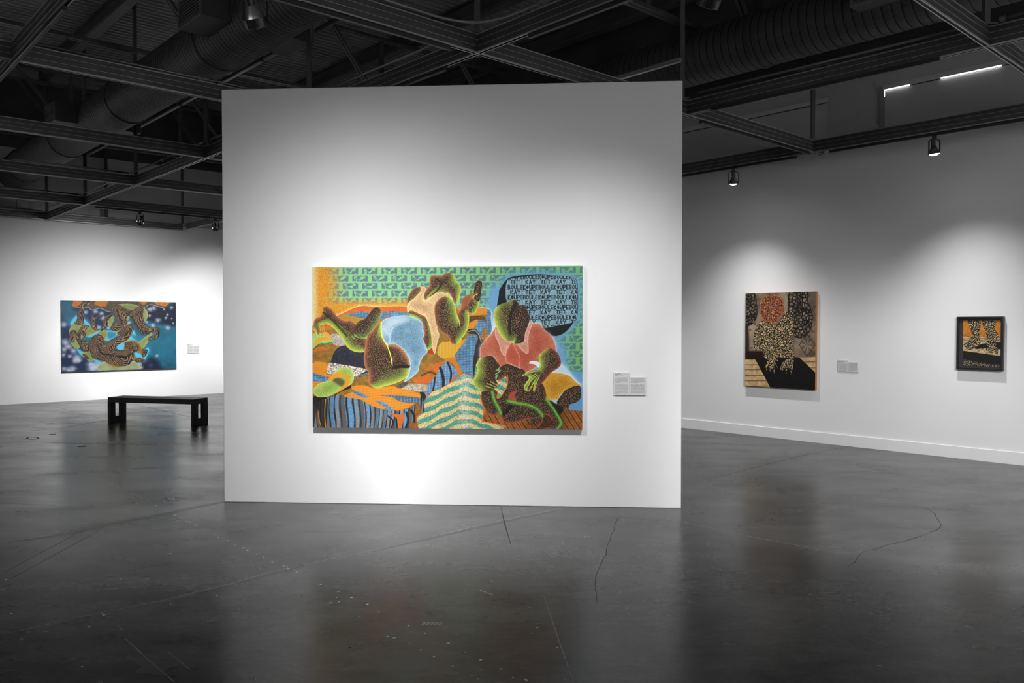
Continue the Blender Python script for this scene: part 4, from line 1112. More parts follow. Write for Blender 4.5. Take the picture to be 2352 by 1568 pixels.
# lying figure
L1 = [(148, 1050), (175, 930), (270, 880), (288, 770), (350, 733), (430, 790), (510, 890), (620, 950), (705, 950), (790, 1005), (830, 960), (920, 920), (1000, 820), (1080, 748), (1160, 790), (1150, 900), (1100, 1040), (1040, 1120), (940, 1215), (950, 1330), (920, 1412), (810, 1420), (700, 1382), (620, 1290), (560, 1190), (480, 1090), (380, 1010), (290, 1010), (240, 1050), (232, 1180), (180, 1120)]
cv.figure(L1, Z1, w=10, dirb=(-.2, 1))
cv.line([(300, 830), (420, 930), (560, 1080), (650, 1180)], '#140c08', 7, Z1, alpha=.55)
cv.figure([(770, 1040), (830, 960), (920, 920), (1000, 820), (1080, 750), (1150, 790), (1140, 900), (1060, 1040), (1000, 1130), (900, 1215), (800, 1200), (740, 1150)], Z1, w=5, dirb=(.3, 1), edge=.35, rim_a='#4a3020', rim_b='#5c7a30')
for p in ([(250, 1050), (260, 1120)], [(275, 1040), (290, 1110)], [(300, 1030), (315, 1100)], [(760, 1150), (800, 1210), (790, 1240)], [(860, 1190), (900, 1215), (950, 1200)], [(720, 1180), (770, 1230)]): cv.line(p, '#8fd85a', 1.4, Z1)
cv.cloth(SH, '#456f8c', '#9dbccd', Z1, w=18, edge='#a8dcf4', sp=2.4, amt=.6, ew=1.3)
cv.poly([(1170, 1010), (1250, 940), (1500, 890), (1560, 960), (1400, 1020), (1330, 1080), (1290, 1200), (1200, 1150)], '#dfe9ec', Z1, soft=9, alpha=.5)
cv.line([(1165, 1180), (1250, 1320), (1330, 1290), (1450, 1350), (1540, 1460), (1585, 1560), (1580, 1720), (1505, 1855)], '#a8dcf6', 2.2, Z1)
cv.line([(1340, 1050), (1290, 1160), (1290, 1260), (1255, 1310)], '#b6d6e6', 2.2, Z1)
L2 = [(955, 1170), (1010, 1120), (1090, 1030), (1150, 985), (1165, 1180), (1250, 1322), (1330, 1292), (1450, 1350), (1540, 1462), (1583, 1560), (1575, 1690), (1530, 1800), (1380, 1882), (1200, 1932), (1090, 1962), (980, 1892), (972, 1742), (920, 1642), (902, 1520), (912, 1390)]
cv.figure(L2, Z1, w=11, dirb=(.55, .85), rim_amt=1.0)
cv.figure([(1255, 1330), (1340, 1305), (1450, 1355), (1540, 1465), (1580, 1560), (1570, 1660), (1330, 1620), (1300, 1480)], Z1, w=11, dirb=(.0, 1), rim_a='#c08058', rim_b='#241810', mid_b='#241810', edge=0)
cv.line([(1160, 980), (1170, 1180), (1250, 1330), (1300, 1480), (1322, 1615)], '#d8ec5a', 3, Z1)
cv.line([(1330, 1655), (1450, 1640), (1560, 1640)], '#120a06', 8, Z1, alpha=.7)
# sandal
cv.cloth([(148, 740), (230, 650), (350, 610), (440, 500), (540, 418), (640, 405), (722, 460), (752, 560), (712, 650), (600, 722), (480, 782), (380, 832), (230, 848), (160, 800)], '#86a640', '#b8d070', Z3, edge='#e6ec90', sp=2.4)
cv.poly([(430, 590), (520, 560), (615, 615), (570, 690), (480, 640)], '#5a5434', Z3, soft=4)
cv.poly([(355, 595), (440, 508), (540, 486), (640, 520), (600, 548), (480, 560), (430, 592)], '#dc9426', Z3)
cv.poly([(640, 505), (685, 560), (685, 650), (590, 735), (495, 782), (620, 650)], '#dc9020', Z3)
# seated figure: shirt, head
SHIRT = [(760, 1080), (790, 1058), (900, 1200), (1050, 1300), (1180, 1290), (1230, 1130), (1290, 970), (1325, 1010), (1430, 1000), (1500, 1100), (1600, 1180), (1660, 1300), (1672, 1400), (1640, 1420), (1520, 1440), (1430, 1510), (1440, 1590), (1400, 1640), (1210, 1735), (1130, 1660), (1000, 1610), (840, 1650), (760, 1510), (690, 1480), (560, 1520), (543, 1440), (560, 1330), (690, 1180)]
cv.glow(SHIRT, '#e6eef4', 3, Z2, alpha=.7)
cv.cloth(SHIRT, '#a54531', '#c98062', Z2, w=13, edge='#e8a888', amt=.55)
cv.cloth([(1290, 970), (1320, 1010), (1262, 1200), (1262, 1445), (1180, 1410), (1110, 1310), (1200, 1270), (1215, 1150)], '#c07862', '#dba890', Z2, w=7, edge='#f0c8b0', sp=2.2)
cv.cloth([(780, 1075), (880, 1200), (1010, 1290), (940, 1380), (920, 1490), (860, 1430), (820, 1290), (770, 1180)], '#c07862', '#dba890', Z2, w=7, edge='#f0c8b0', sp=2.2)
cv.cloth([(1015, 1285), (1070, 1370), (1140, 1520), (1110, 1650), (1000, 1600), (930, 1560), (935, 1420)], '#a8402c', '#c86a50', Z2, w=6, edge='#f0b090', sp=2.2)
cv.poly([(1270, 355), (1320, 318), (1430, 345), (1420, 420), (1390, 400), (1350, 370)], '#dfe6e8', Z4)
cv.figure([(760, 800), (820, 730), (950, 680), (1050, 648), (1110, 690), (1120, 730), (1200, 730), (1245, 800), (1282, 930), (1250, 1050), (1212, 1150), (1190, 1275), (1060, 1303), (1020, 1275), (900, 1235), (810, 1100), (750, 920)], Z2, w=10, dirb=(-1, .1), rim_a='#33231a', edge_a='#5a4230', rim_b='#c2d84a', sp=3.6)
cv.line([(1080, 700), (1010, 850), (980, 1020), (990, 1150)], '#100a06', 9, Z2, alpha=.7)
# lying child across the lap
KID = [(835, 420), (950, 363), (1100, 420), (1200, 460), (1250, 560), (1400, 620), (1485, 680), (1532, 830), (1530, 905), (1600, 1010), (1700, 1130), (1752, 1250), (1710, 1345), (1560, 1335), (1480, 1322), (1610, 1225), (1560, 1135), (1478, 1130), (1482, 1200), (1400, 1312), (1290, 1295), (1272, 1185), (1100, 1232), (930, 1242), (850, 1160), (808, 1102), (740, 1132), (630, 1080), (558, 920), (556, 800), (640, 758), (740, 738), (805, 790), (792, 870), (850, 850), (942, 700), (930, 555), (860, 592), (785, 602), (830, 480)]
cv.figure(KID, Z4, w=4.5, rim_a='#b0503a', rim_b='#2a1c12', mid_b='#22180f', dirb=(0, -1), edge=.5, edge_a='#b85038', edge_b='#2c1c12', sp=3.2)
cv.poly([(960, 850), (1010, 780), (1110, 760), (1060, 830), (1090, 920), (1000, 945)], '#b5503c', Z4, soft=3, alpha=.85)
for pts, w in (([(720, 780), (750, 900), (800, 1000), (850, 1110)], 9), ([(950, 920), (1080, 950), (1250, 980), (1400, 1050), (1470, 1150)], 9), ([(1530, 900), (1620, 1020), (1700, 1150), (1745, 1260), (1690, 1335)], 8)):
    cv.brush(pts, '#3f7a30', w * .75, Z4, alpha=.85); cv.brush([(x + 4, y - 6) for x, y in pts], '#86c24c', w * .4, Z4, alpha=.75)
cv.line([(560, 800), (560, 920), (625, 1060)], '#d97a1c', 2.2, Z4); cv.line([(950, 520), (945, 690), (850, 850), (795, 870), (805, 790), (750, 735)], '#d97a1c', 2.2, Z4)
for p in ([(1000, 1000), (900, 1110)],): cv.line(p, '#0c0705', 12, Z4, alpha=.7)
# arms of the seated figure
cv.figure([(440, 600), (500, 480), (498, 350), (590, 262), (720, 243), (790, 330), (836, 400), (760, 470), (870, 455), (880, 470), (800, 520), (760, 560), (805, 680), (720, 742), (600, 765), (490, 722), (448, 650)], Z4, w=10, dirb=(-1, .25), rim_a='#3a281c', edge_a='#4a3424')
for p in ([(690, 620), (800, 680)], [(650, 650), (770, 705)], [(620, 690), (730, 725)], [(770, 520), (850, 460)]): cv.line(p, '#c6e056', 1.8, Z4)
cv.figure([(1420, 250), (1500, 170), (1600, 128), (1700, 200), (1752, 330), (1722, 412), (1600, 500), (1480, 640), (1385, 700), (1360, 770), (1335, 765), (1345, 650), (1290, 765), (1215, 755), (1200, 690), (1280, 560), (1180, 545), (1185, 520), (1310, 465), (1400, 450), (1440, 380)], Z4, w=7, dirb=(-1, .2), rim_a='#8a4232', edge_a='#c05a44')
for p in ([(1400, 470), (1300, 490), (1185, 530)], [(1380, 500), (1280, 590), (1210, 690)], [(1390, 530), (1300, 620), (1230, 755)], [(1410, 540), (1340, 640), (1275, 760)], [(1430, 540), (1380, 660), (1350, 765)]): cv.line(p, '#a8d850', 2.2, Z4)
CV_BIG = cv
pb = picture('huge colorful painting of figures, a lettered screen and striped cloth on the white partition', pt0, PTd, PTn, .865, 3.357, .712, 2.198, .042, CV_BIG, M['edge_white'], .80)

# ---- the far left panel: bodies tumbling over blue water
K = 1.4
ZL = ((110, 670), 6.357)
cv = Canvas(int(300 * K), int(194 * K), [(139.9, 689.2), (403.4, 694.1), (403.0, 845.1), (140.7, 853.7)], *ZL)
px_, py_ = cv.X / K, cv.Y / K; nz = cv.noise
gx = np.clip((px_ - 150) / 90, 0, 1)[..., None]
cv.img[:] = (hexc('#27607a') * (1 - gx) + hexc('#22708c') * gx) * (.72 + .6 * nz(30, 3, 3))[..., None]
for pts, c, sf, al in (([(190, 480), (330, 540), (330, 720), (190, 680)], '#14284a', 9, .9), ([(350, 240), (600, 230), (920, 290), (860, 420), (720, 560), (640, 480), (500, 330)], '#172a55', 8, .95), ([(190, 680), (420, 780), (520, 900), (600, 1010), (560, 1170), (190, 1180)], '#1a2c50', 10, .95), ([(1400, 240), (1500, 185), (1700, 230), (1865, 160), (1865, 480), (1700, 480), (1500, 440), (1420, 400)], '#111a30', 9, .95), ([(1230, 1020), (1420, 950), (1560, 970), (1640, 1080), (1660, 1140), (1240, 1150)], '#16203c', 10, .95), ([(1300, 700), (1600, 600), (1865, 700), (1865, 1000), (1500, 900)], '#2b86a4', 22, .4)):
    cv.poly(pts, c, soft=sf, alpha=al)
g = np.random.default_rng(5)
def bokeh(x, y, r, c='#d9dced', a=.85):
    (cx_, cy_), = cv.tr([(x, y)]); rr = r / 6.357 * K * 1.35
    d = np.hypot((cv.X - cx_) * g.uniform(.85, 1.1), cv.Y - cy_) * (.85 + .35 * nz(7, 57))
    cv.put(full_, np.clip(1.25 - d / rr, 0, 1) ** 1.3 * a, hexc(c))
full_ = (slice(0, cv.H), slice(0, cv.W))
for x, y, r in ((230, 480, 48), (550, 300, 36), (800, 380, 40), (740, 520, 34), (690, 290, 34), (780, 320, 36), (1540, 240, 46), (1480, 260, 40), (1600, 415, 40), (1715, 380, 26), (1740, 335, 24), (1740, 525, 40), (1800, 235, 30), (1525, 490, 36), (1480, 350, 28), (1440, 440, 22), (1800, 390, 16), (1820, 460, 18), (1690, 260, 18), (1330, 1050, 40), (1350, 1100, 36), (250, 740, 58), (300, 800, 50), (370, 860, 46), (230, 840, 40), (420, 960, 62), (400, 1000, 46), (310, 940, 34), (220, 920, 36), (300, 1140, 46), (230, 1120, 40), (360, 1120, 44), (620, 1060, 58), (700, 1090, 64), (640, 1120, 60), (720, 1030, 44), (450, 1000, 36), (880, 530, 26), (1180, 450, 30), (1580, 930, 26), (1490, 1070, 40)):
    bokeh(x, y, r, '#dcdff0' if x != 1490 else '#4a4a66', .8)
cy = '#63d2f2'
for pts in ([(330, 440), (420, 345), (415, 450), (340, 490)], [(520, 395), (620, 495), (540, 480)], [(575, 650), (720, 575), (732, 602), (620, 662)], [(840, 570), (1000, 585), (1000, 640), (850, 715)], [(1170, 690), (1240, 560), (1300, 690), (1350, 745), (1230, 720)], [(1005, 790), (1110, 728), (1100, 835), (1015, 840)], [(1255, 885), (1340, 905), (1420, 990), (1340, 960), (1280, 950)], [(425, 835), (500, 880), (495, 935), (440, 880)], [(640, 985), (770, 1040), (760, 1020), (700, 990)], [(1040, 540), (1090, 600), (1060, 640)], [(1430, 820), (1470, 850), (1410, 980), (1380, 980)]):
    cv.glow(pts, '#3aa4cc', 6, alpha=.6, grain=.2); cv.poly(pts, cy, soft=1.4)
cv.poly([(860, 590), (990, 600), (960, 660), (880, 680)], '#2f7aa0', soft=4, alpha=.8)
cv.poly([(1210, 620), (1300, 640), (1420, 640), (1460, 680), (1330, 740), (1250, 690)], '#2c80a0', soft=4, alpha=.85)
cv.poly([(360, 110), (365, 225), (430, 235), (570, 224), (640, 266), (760, 240), (850, 280), (920, 297), (960, 250), (1150, 230), (1400, 232), (1490, 186), (1600, 212), (1700, 242), (1750, 190), (1775, 110)], lambda sl: hexc('#5e5542') * (.75 + .5 * nz(4, 9, 3)[sl])[..., None], sm=False)
cv.line([(365, 240), (430, 238), (570, 227), (640, 268), (760, 243), (850, 283), (920, 298)], '#e4e8f4', 1.3); cv.line([(1405, 236), (1490, 188), (1600, 214), (1700, 244)], '#e4e8f4', 1.3)
for pts in ([(390, 120), (495, 125), (450, 205), (355, 212)], [(720, 132), (865, 130), (830, 218), (685, 188)], [(1325, 142), (1445, 145), (1390, 195)], [(1555, 150), (1760, 150), (1715, 212), (1610, 195)], [(575, 155), (612, 150), (600, 195), (570, 185)]):
    cv.poly(pts, lambda sl: hexc('#cf7a22') * (.75 + .5 * nz(3, 19, 2)[sl])[..., None])
def green(pts, lo='#848f4a', hi='#bcc680'): cv.cloth(pts, lo, hi, w=5, edge=None, sp=2.2, amt=.5)
for pts in ([(1010, 190), (1200, 178), (1350, 220), (1440, 275), (1450, 365), (1408, 445), (1370, 400), (1220, 270), (1060, 245)], [(340, 500), (400, 455), (620, 508), (670, 560), (735, 570), (590, 645), (500, 665), (480, 750), (430, 835), (335, 760), (303, 600)], [(860, 400), (965, 365), (925, 490), (895, 520)], [(730, 575), (855, 570), (850, 690), (800, 710)], [(490, 890), (630, 775), (655, 850), (665, 985), (600, 1008), (500, 940)], [(990, 560), (1175, 455), (1172, 530), (1092, 635), (1000, 625)], [(1285, 765), (1500, 600), (1505, 640), (1400, 810), (1350, 825)], [(1140, 330), (1190, 380), (1140, 430)], [(1110, 700), (1180, 680), (1160, 740), (1090, 760)]):
    green(pts)
green([(775, 1025), (1240, 1005), (1310, 1160), (775, 1170)], '#8fa070', '#d8deb4')
for pts in ([(1100, 840), (1130, 740), (1230, 703), (1345, 790), (1365, 905), (1300, 870), (1250, 785), (1150, 855)], [(810, 1000), (880, 975), (930, 1050), (1065, 1075), (1020, 1105), (890, 1065)], [(1225, 930), (1295, 965), (1250, 1010)]):
    cv.cloth(pts, '#80580f', '#b58a24', w=4, edge=None, sp=2.2, amt=.5)
tan_ = (.5 + .5 * np.sin(py_ * 1.9 + 7 * nz(12, 61, 2) + 3 * nz(4, 63)))
def limb(pts, dark=0.0):
    r = cv.sd(pts, pad=3)
    if r is None: return
    d, sl = r; ph = d * .95 + 5.5 * nz(15, 61, 2)[sl] + 2.6 * nz(5, 63)[sl] + (px_[sl] * .5 + py_[sl] * .35)
    f = np.clip((.5 + .5 * np.sin(ph * 1.25) - .44) * 2.6, 0, 1) * np.clip(.55 + d / 7, .55, 1)
    sh = (.62 + .6 * nz(16, 65, 2)[sl])
    c = hexc('#1f1712') * (1 - f[..., None]) + hexc('#a98a68') * (f * sh)[..., None] + hexc('#3a2c22') * np.maximum(f * (1 - sh), 0)[..., None]
    cv.put(sl, np.clip(d + .5, 0, 1), c)
for pts in ([(460, 190), (545, 130), (625, 138), (530, 225), (522, 400), (492, 488), (385, 470), (420, 400), (430, 310), (462, 240)], [(640, 335), (690, 370), (780, 335), (792, 372), (700, 392), (690, 425), (712, 565), (650, 545), (618, 480)],
            [(770, 570), (800, 440), (860, 340), (960, 325), (890, 400), (855, 500), (800, 560)], [(425, 600), (500, 490), (595, 500), (552, 560), (552, 665), (508, 645), (482, 620), (482, 690), (600, 740), (625, 805), (580, 872), (508, 865), (440, 760), (400, 690), (352, 742), (308, 660), (328, 570), (405, 565)],
            [(915, 240), (1020, 196), (1120, 235), (1215, 280), (1330, 215), (1402, 270), (1382, 330), (1422, 482), (1560, 520), (1622, 530), (1612, 650), (1540, 702), (1540, 592), (1380, 635), (1258, 475), (1190, 345), (1142, 392), (1152, 482), (1080, 535), (960, 575), (908, 520), (985, 420), (952, 300)],
            [(598, 740), (690, 625), (790, 645), (842, 740), (920, 700), (1042, 635), (1010, 600), (1155, 485), (1225, 490), (1240, 570), (1160, 692), (1005, 780), (1010, 842), (1140, 852), (1250, 805), (1312, 765), (1305, 850), (1252, 885), (1232, 985), (1172, 1062), (1050, 1082), (900, 1045), (800, 1002), (660, 975), (608, 870)],
            [(1362, 885), (1380, 818), (1398, 850), (1442, 840), (1435, 905), (1392, 955), (1360, 930)], [(1250, 1005), (1330, 955), (1415, 1000), (1380, 1035), (1300, 1010)], [(1445, 700), (1480, 650), (1518, 650), (1512, 705), (1460, 715)], [(500, 905), (570, 930), (590, 980), (540, 975)], [(1120, 740), (1220, 745), (1240, 790), (1180, 840), (1120, 800)]):
    limb(pts)
for pts, w in (([(730, 790), (780, 900), (900, 920), (1100, 950), (1230, 890)], 5), ([(1000, 260), (1060, 420), (1100, 500)], 4), ([(1210, 350), (1280, 470), (1380, 590)], 4), ([(1060, 940), (1130, 950)], 9)):
    cv.line(pts, '#15100c', w, alpha=.75)
CV_L = cv
picture('blue and brown painting of entwined bodies on the far left wall', wl0, WLd, WLn, 1.156, 3.578, .655, 2.223, .045, CV_L, M['edge_brown'], .52)

# ---- right wall: speckled seated figure with a round brown head
ZR = ((1690, 650), 5.6)
cv = Canvas(250, 313, [(1716.8, 674), (1878.4, 669.3), (1878.4, 894.3), (1716.8, 885.4)], *ZR); nz = cv.noise
cv.img[:] = hexc('#6a5c4c') * (.5 + .85 * nz(22, 3, 4))[..., None] * (.9 + .25 * nz(1, 4))[..., None]
for x0, x1, y0, y1, c, a in ((190, 330, 560, 890, '#a89880', .55), (590, 700, 130, 420, '#9c8a74', .6), (780, 860, 700, 940, '#8a7662', .5), (300, 380, 400, 560, '#9a8870', .5), (1000, 1055, 560, 700, '#a0917a', .4)):
    cv.poly([(x0, y0), (x1, y0), (x1, y1), (x0, y1)], c, soft=8, alpha=a)
for k in range(40):
    x, y = rng.uniform(150, 1050), rng.uniform(130, 900); cv.poly([(x, y), (x + 22, y + 3), (x + 20, y + 28), (x - 2, y + 24)], '#2a1c14', soft=1.2, alpha=.5)
cv.poly([(140, 560), (190, 570), (200, 900), (140, 900)], '#2c211a', soft=3)
cv.poly([(140, 880), (400, 885), (440, 990), (140, 990)], '#1c100c', soft=3)
for dx, dy in ((0, 0),):
    cv.line([(850, 790), (945, 660), (1055, 790), (945, 940), (850, 790)], '#33261e', 2.5, sm=False)
    for k in range(14):
        a = 2 * math.pi * k / 14; cv.line([(945 + 25 * math.cos(a), 795 + 30 * math.sin(a)), (945 + 85 * math.cos(a), 795 + 100 * math.sin(a))], '#a08c74' if k % 2 else '#33261e', 1.8, sm=False, alpha=.7)
cv.line([(880, 120), (1060, 420)], '#33261e', 2, alpha=.6); cv.line([(1060, 640), (940, 560)], '#33261e', 2, alpha=.6)
wood = lambda sl: hexc('#bb9d70') * (.78 + .4 * nz(9, 13, 3)[sl])[..., None]
cv.poly([(140, 982), (282, 980), (482, 1345), (140, 1330)], wood, sm=False)
for y, x in ((1048, 325), (1112, 355), (1185, 395), (1255, 430), (1322, 468)): cv.line([(145, y), (x, y - 2)], '#4a3826', 2.2)
cv.poly([(848, 952), (1060, 944), (1060, 1150)], wood, sm=False)
for y, x in ((1010, 920), (1085, 1000)): cv.line([(x, y), (1060, y - 3)], '#4a3826', 2.2)
cv.poly([(284, 975), (430, 962), (780, 945), (850, 952), (1062, 1152), (1062, 1375), (482, 1345)], lambda sl: hexc('#0e0d0d') * (.7 + .9 * nz(18, 15, 2)[sl])[..., None], sm=False)
def mosaic(pts, sp, fill='#8d7c64', seed=2):
    r = cv.sd(pts, pad=3); d, sl = r; c = cv.cells(sp, seed)[sl]; t = np.clip((c - .20) * 7, 0, 1) * np.clip((d - 2) / 1.5, 0, 1)
    col = hexc('#0d0b0a') * (1 - t[..., None]) + hexc(fill) * (.45 + .7 * nz(10, 17)[sl])[..., None] * t[..., None]
    cv.put(sl, np.clip(d + .5, 0, 1), col)
mosaic([(722, 110), (940, 110), (952, 230), (1010, 380), (1012, 500), (985, 620), (880, 705), (775, 680), (785, 560), (770, 430), (700, 370)], 11.5)
mosaic([(140, 125), (270, 130), (298, 260), (305, 420), (260, 510), (210, 545), (140, 540)], 11.5, '#6f6250', 4)
for pts in ([(820, 120), (830, 350)], [(885, 120), (880, 300)], [(820, 350), (990, 360)], [(870, 360), (920, 560), (900, 690)], [(790, 590), (900, 600)]): cv.line(pts, '#0d0b0a', 2.6)
def speck(pts, fleck='#cdb184', dark='#12100e', sp=3.4, cvx=None, r=.40, ang=.9):
    q = cv.sd(pts, pad=3); d, sl = q; f = cv.dots(sp, 71, r, 1.6, ang)[sl] * np.clip((d + .3) / 1.2, 0, 1)
    base = hexc(dark) * np.ones(d.shape + (3,)); fc = hexc(fleck) * (.7 + .5 * nz(6, 73)[sl])[..., None]
    cv.put(sl, np.clip(d + .5, 0, 1), base * (1 - f[..., None]) + fc * f[..., None])
speck([(345, 500), (420, 478), (560, 515), (640, 400), (700, 372), (762, 430), (788, 560), (772, 700), (782, 940), (772, 1060), (745, 1175), (732, 1110), (702, 1080), (682, 1168), (668, 1090), (630, 1122), (598, 1085), (640, 1010), (700, 962), (560, 962), (592, 1000), (545, 1000), (578, 1095), (530, 1050), (535, 1165), (500, 1100), (470, 1145), (452, 1050), (430, 1132), (418, 1060), (440, 980), (390, 950), (380, 885), (290, 842), (255, 800), (265, 650), (300, 550)])
cv.poly([(360, 715), (390, 715), (385, 745), (362, 740)], '#0c0a09', soft=1)
hd = [(495 + 160 * math.cos(a) * (1 if a < 1 or a > 2.3 else .8), 330 + 178 * math.sin(a)) for a in np.linspace(0, 2 * math.pi, 18)[:-1]]
hd = [(345, 230), (400, 175), (480, 152), (570, 160), (630, 205), (650, 280), (655, 350), (670, 385), (600, 430), (545, 515), (450, 500), (370, 470), (350, 400), (335, 320)]
r = cv.sd(hd, pad=3); d, sl = r; c = cv.cells(8.2, 6)[sl]; t = np.clip((c - .22) * 6, 0, 1) * np.clip((d - 3) / 2, 0, 1)
col = hexc('#8f4c2c') * (.85 + .3 * nz(5, 81)[sl])[..., None] * (1 - t[..., None]) + hexc('#2c2622') * t[..., None]
fl = cv.dots(9.5, 83, .14)[sl] * .9; col = col * (1 - fl[..., None]) + hexc('#d8c090') * fl[..., None]
cv.put(sl, np.clip(d + .5, 0, 1), col)
picture('tall brown painting of a speckled seated figure with a round head on the right wall', wr0, WRd, WRn, 1.2, 2.318, .750, 2.147, .055, cv, M['edge_wood'], 1.1)

# ---- right wall: small framed picture of two speckled feet
ZF = ((2180, 710), 9.22)
cv = Canvas(168, 205, [(2180 + 285 / 9.22, 710 + 240 / 9.22), (2180 + 1085 / 9.22, 710 + 240 / 9.22), (2180 + 1085 / 9.22, 710 + 1216 / 9.22), (2180 + 285 / 9.22, 710 + 1200 / 9.22)], *ZF); nz = cv.noise
cv.img[:] = hexc('#bb7424') * (.85 + .3 * nz(5, 3, 2))[..., None]
dt = (cv.dots(6, 5, .3, 1.5, 1.5) * np.clip((cv.Y - 42) / 22, 0, 1) * .6)[..., None]; cv.img[:] = cv.img * (1 - dt) + hexc('#4a2a16') * dt
wood = lambda sl: hexc('#bfa57c') * (.75 + .4 * nz(9, 13, 3)[sl])[..., None]
cv.poly([(270, 592), (1100, 590), (1100, 985), (270, 880)], wood, sm=False)
for a, b in (((285, 625), (1085, 600)), ((285, 660), (1085, 640)), ((285, 700), (1085, 655)), ((285, 870), (400, 820)), ((570, 905), (720, 830)), ((770, 935), (880, 880)), ((285, 640), (470, 610))): cv.line([a, b], '#4a3a28', 2)
cv.poly([(525, 815), (650, 738), (790, 712), (1100, 690), (1100, 840), (980, 845), (780, 820), (560, 842)], '#171615', sm=False)
cv.poly([(270, 874), (1100, 985), (1100, 1230), (270, 1230)], '#181716', sm=False)
q = cv.sd([(285, 1055), (420, 1075), (560, 1100), (700, 1120), (780, 1135), (900, 1160), (1090, 1160), (1090, 1225), (285, 1200)], sm=False); d, sl = q
f = cv.dots(3.6, 91, .38, 1.9, 1.3)[sl] * np.clip(d / 6 + .3, 0, 1) * .85; cv.put(sl, f, hexc('#b8a684'))
speck([(395, 225), (650, 225), (632, 480), (645, 640), (662, 705), (610, 762), (530, 812), (470, 862), (400, 852), (325, 800), (300, 740), (400, 692), (450, 600), (482, 555), (430, 380)], sp=4.0, fleck='#d0b88c', r=.37)
speck([(700, 225), (972, 225), (962, 420), (1042, 560), (1010, 612), (980, 705), (1005, 800), (1035, 900), (990, 945), (950, 900), (900, 925), (800, 885), (775, 830), (808, 790), (770, 680), (790, 560), (720, 380)], sp=4.0, fleck='#d0b88c', r=.37)
t = thing('framed_picture', 'small black framed picture of two speckled feet at the right end of the wall', 'picture')
u0, u1, z0, z1 = 4.166, 4.685, 1.115, 1.770; dep = .055
a = wr0 + WRd * u0; m = Matrix((WRd, WRn, V((0, 0, 1)))).transposed().to_4x4(); m.translation = V((a.x, a.y, 0))
bm = bmesh.new(); W_ = u1 - u0; fw = .024
for lo, hi in (((0, .002, z0), (fw, dep, z1)), ((W_ - fw, .002, z0), (W_, dep, z1)), ((fw, .002, z0), (W_ - fw, dep, z0 + fw)), ((fw, .002, z1 - fw), (W_ - fw, dep, z1))): box(bm, lo, hi, m)
bmesh.ops.recalc_face_normals(bm, faces=bm.faces); link('frame', bm, M['frame'], t)
bm = bmesh.new(); box(bm, (fw, .002, z0 + fw), (W_ - fw, .030, z1 - fw), m); bmesh.ops.recalc_face_normals(bm, faces=bm.faces); link('backing', bm, M['mat_board'], t)
b0 = on_wall(2180 + 285 / 9.22, 800, wr0, WRd); b1 = on_wall(2180 + 1085 / 9.22, 800, wr0, WRd)
ua = (b0 - wr0).dot(WRd) + .015; ub = (b1 - wr0).dot(WRd) + .012
za = on_wall(2250, 710 + 1208 / 9.22, wr0, WRd).z; zb = on_wall(2250, 710 + 240 / 9.22, wr0, WRd).z
A_ = wr0 + WRd * ua
canvas_mesh('print', cv, (A_.x, A_.y, 0), WRd, ub - ua, za, zb - za, .032, WRn, t, .95)

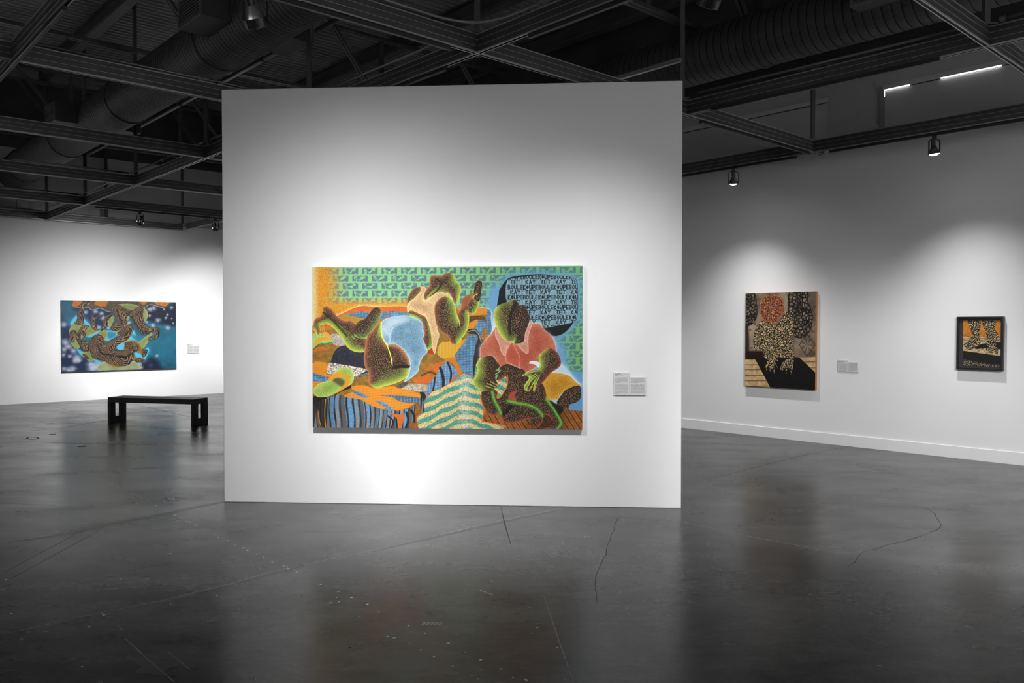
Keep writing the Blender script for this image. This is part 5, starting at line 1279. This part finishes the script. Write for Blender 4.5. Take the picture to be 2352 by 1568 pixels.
# ------------------------------------------------------------------ text panels beside the pictures
def panel_text(W, H, blocks, seed):
    c = Canvas(W, H, [(0, 0), (W, 0), (W, H), (0, H)]); g = np.random.default_rng(seed)
    c.img[:] = hexc('#c9c9c9')
    for x0, y0, x1, y1, pitch, tone, last in blocks:
        y = y0
        while y < y1:
            x = x0; end = x1 if y + pitch < y1 else x0 + (x1 - x0) * last
            while x < end:
                w = g.uniform(2, 8); xe = min(x + w, end)
                c.img[int(y):int(y) + max(1, int(pitch * .62)), int(x):int(xe)] = hexc(tone) * g.uniform(.9, 1.1)
                x = xe + 1.2
            y += pitch
    return c
def text_panel(label, P0, U, n, u0, u1, z0, z1, blocks, seed, group):
    t = thing('wall_label', label, 'label', (0, 0, 0), group=group)
    a = P0 + U * u0; m = Matrix((U, n, V((0, 0, 1)))).transposed().to_4x4(); m.translation = V((a.x, a.y, 0))
    bm = bmesh.new(); box(bm, (0, .001, z0), (u1 - u0, .0115, z1), m); bmesh.ops.recalc_face_normals(bm, faces=bm.faces); link('board', bm, M['paper'], t)
    W = 96; H = int(96 * (z1 - z0) / (u1 - u0))
    c = panel_text(W, H, [(b[0] * W, b[1] * H, b[2] * W, b[3] * H, *b[4:]) for b in blocks], seed)
    canvas_mesh('print', c, (a.x, a.y, 0), U, u1 - u0, z0, z1 - z0, .012, n, t, 1.0)
TALL = [(.08, .05, .45, .09, 5, '#6a6a6a', 1), (.46, .09, .86, .11, 4, '#7c7c7c', 1), (.08, .12, .26, .16, 5, '#6a6a6a', 1), (.28, .15, .6, .17, 4, '#7c7c7c', 1), (.08, .23, .9, .47, 4.2, '#8a8a8a', .4), (.08, .50, .9, .94, 4.2, '#8a8a8a', .35)]
TALL2 = [(.08, .08, .6, .13, 5, '#6a6a6a', 1), (.08, .15, .25, .2, 5, '#6a6a6a', 1), (.3, .2, .7, .23, 4, '#7c7c7c', 1), (.08, .31, .9, .90, 4.2, '#8a8a8a', .8)]
SHORT = [(.08, .07, .92, .34, 4.2, '#848484', .55), (.08, .40, .92, .90, 4.2, '#848484', 1)]
SHORT2 = [(.06, .12, .92, .90, 4.2, '#848484', .9)]
G = 'bilingual text panels beside the pictures'
text_panel('taller left text panel of the pair right of the huge painting', pt0, PTd, PTn, 3.640, 3.784, 1.027, 1.232, TALL, 1, G)
text_panel('shorter right text panel of the pair right of the huge painting', pt0, PTd, PTn, 3.786, 3.930, 1.027, 1.189, SHORT, 2, G)
text_panel('taller left text panel between the two pictures on the right wall', wr0, WRd, WRn, 2.624, 2.772, 1.024, 1.184, TALL2, 3, G)
text_panel('shorter right text panel between the two pictures on the right wall', wr0, WRd, WRn, 2.774, 2.914, 1.024, 1.160, SHORT2, 4, G)
text_panel('taller left text panel beside the blue painting on the far left wall', wl0, WLd, WLn, 3.842, 3.984, 1.001, 1.230, TALL, 5, G)
text_panel('shorter right text panel beside the blue painting on the far left wall', wl0, WLd, WLn, 3.986, 4.123, 1.001, 1.176, SHORT, 6, G)
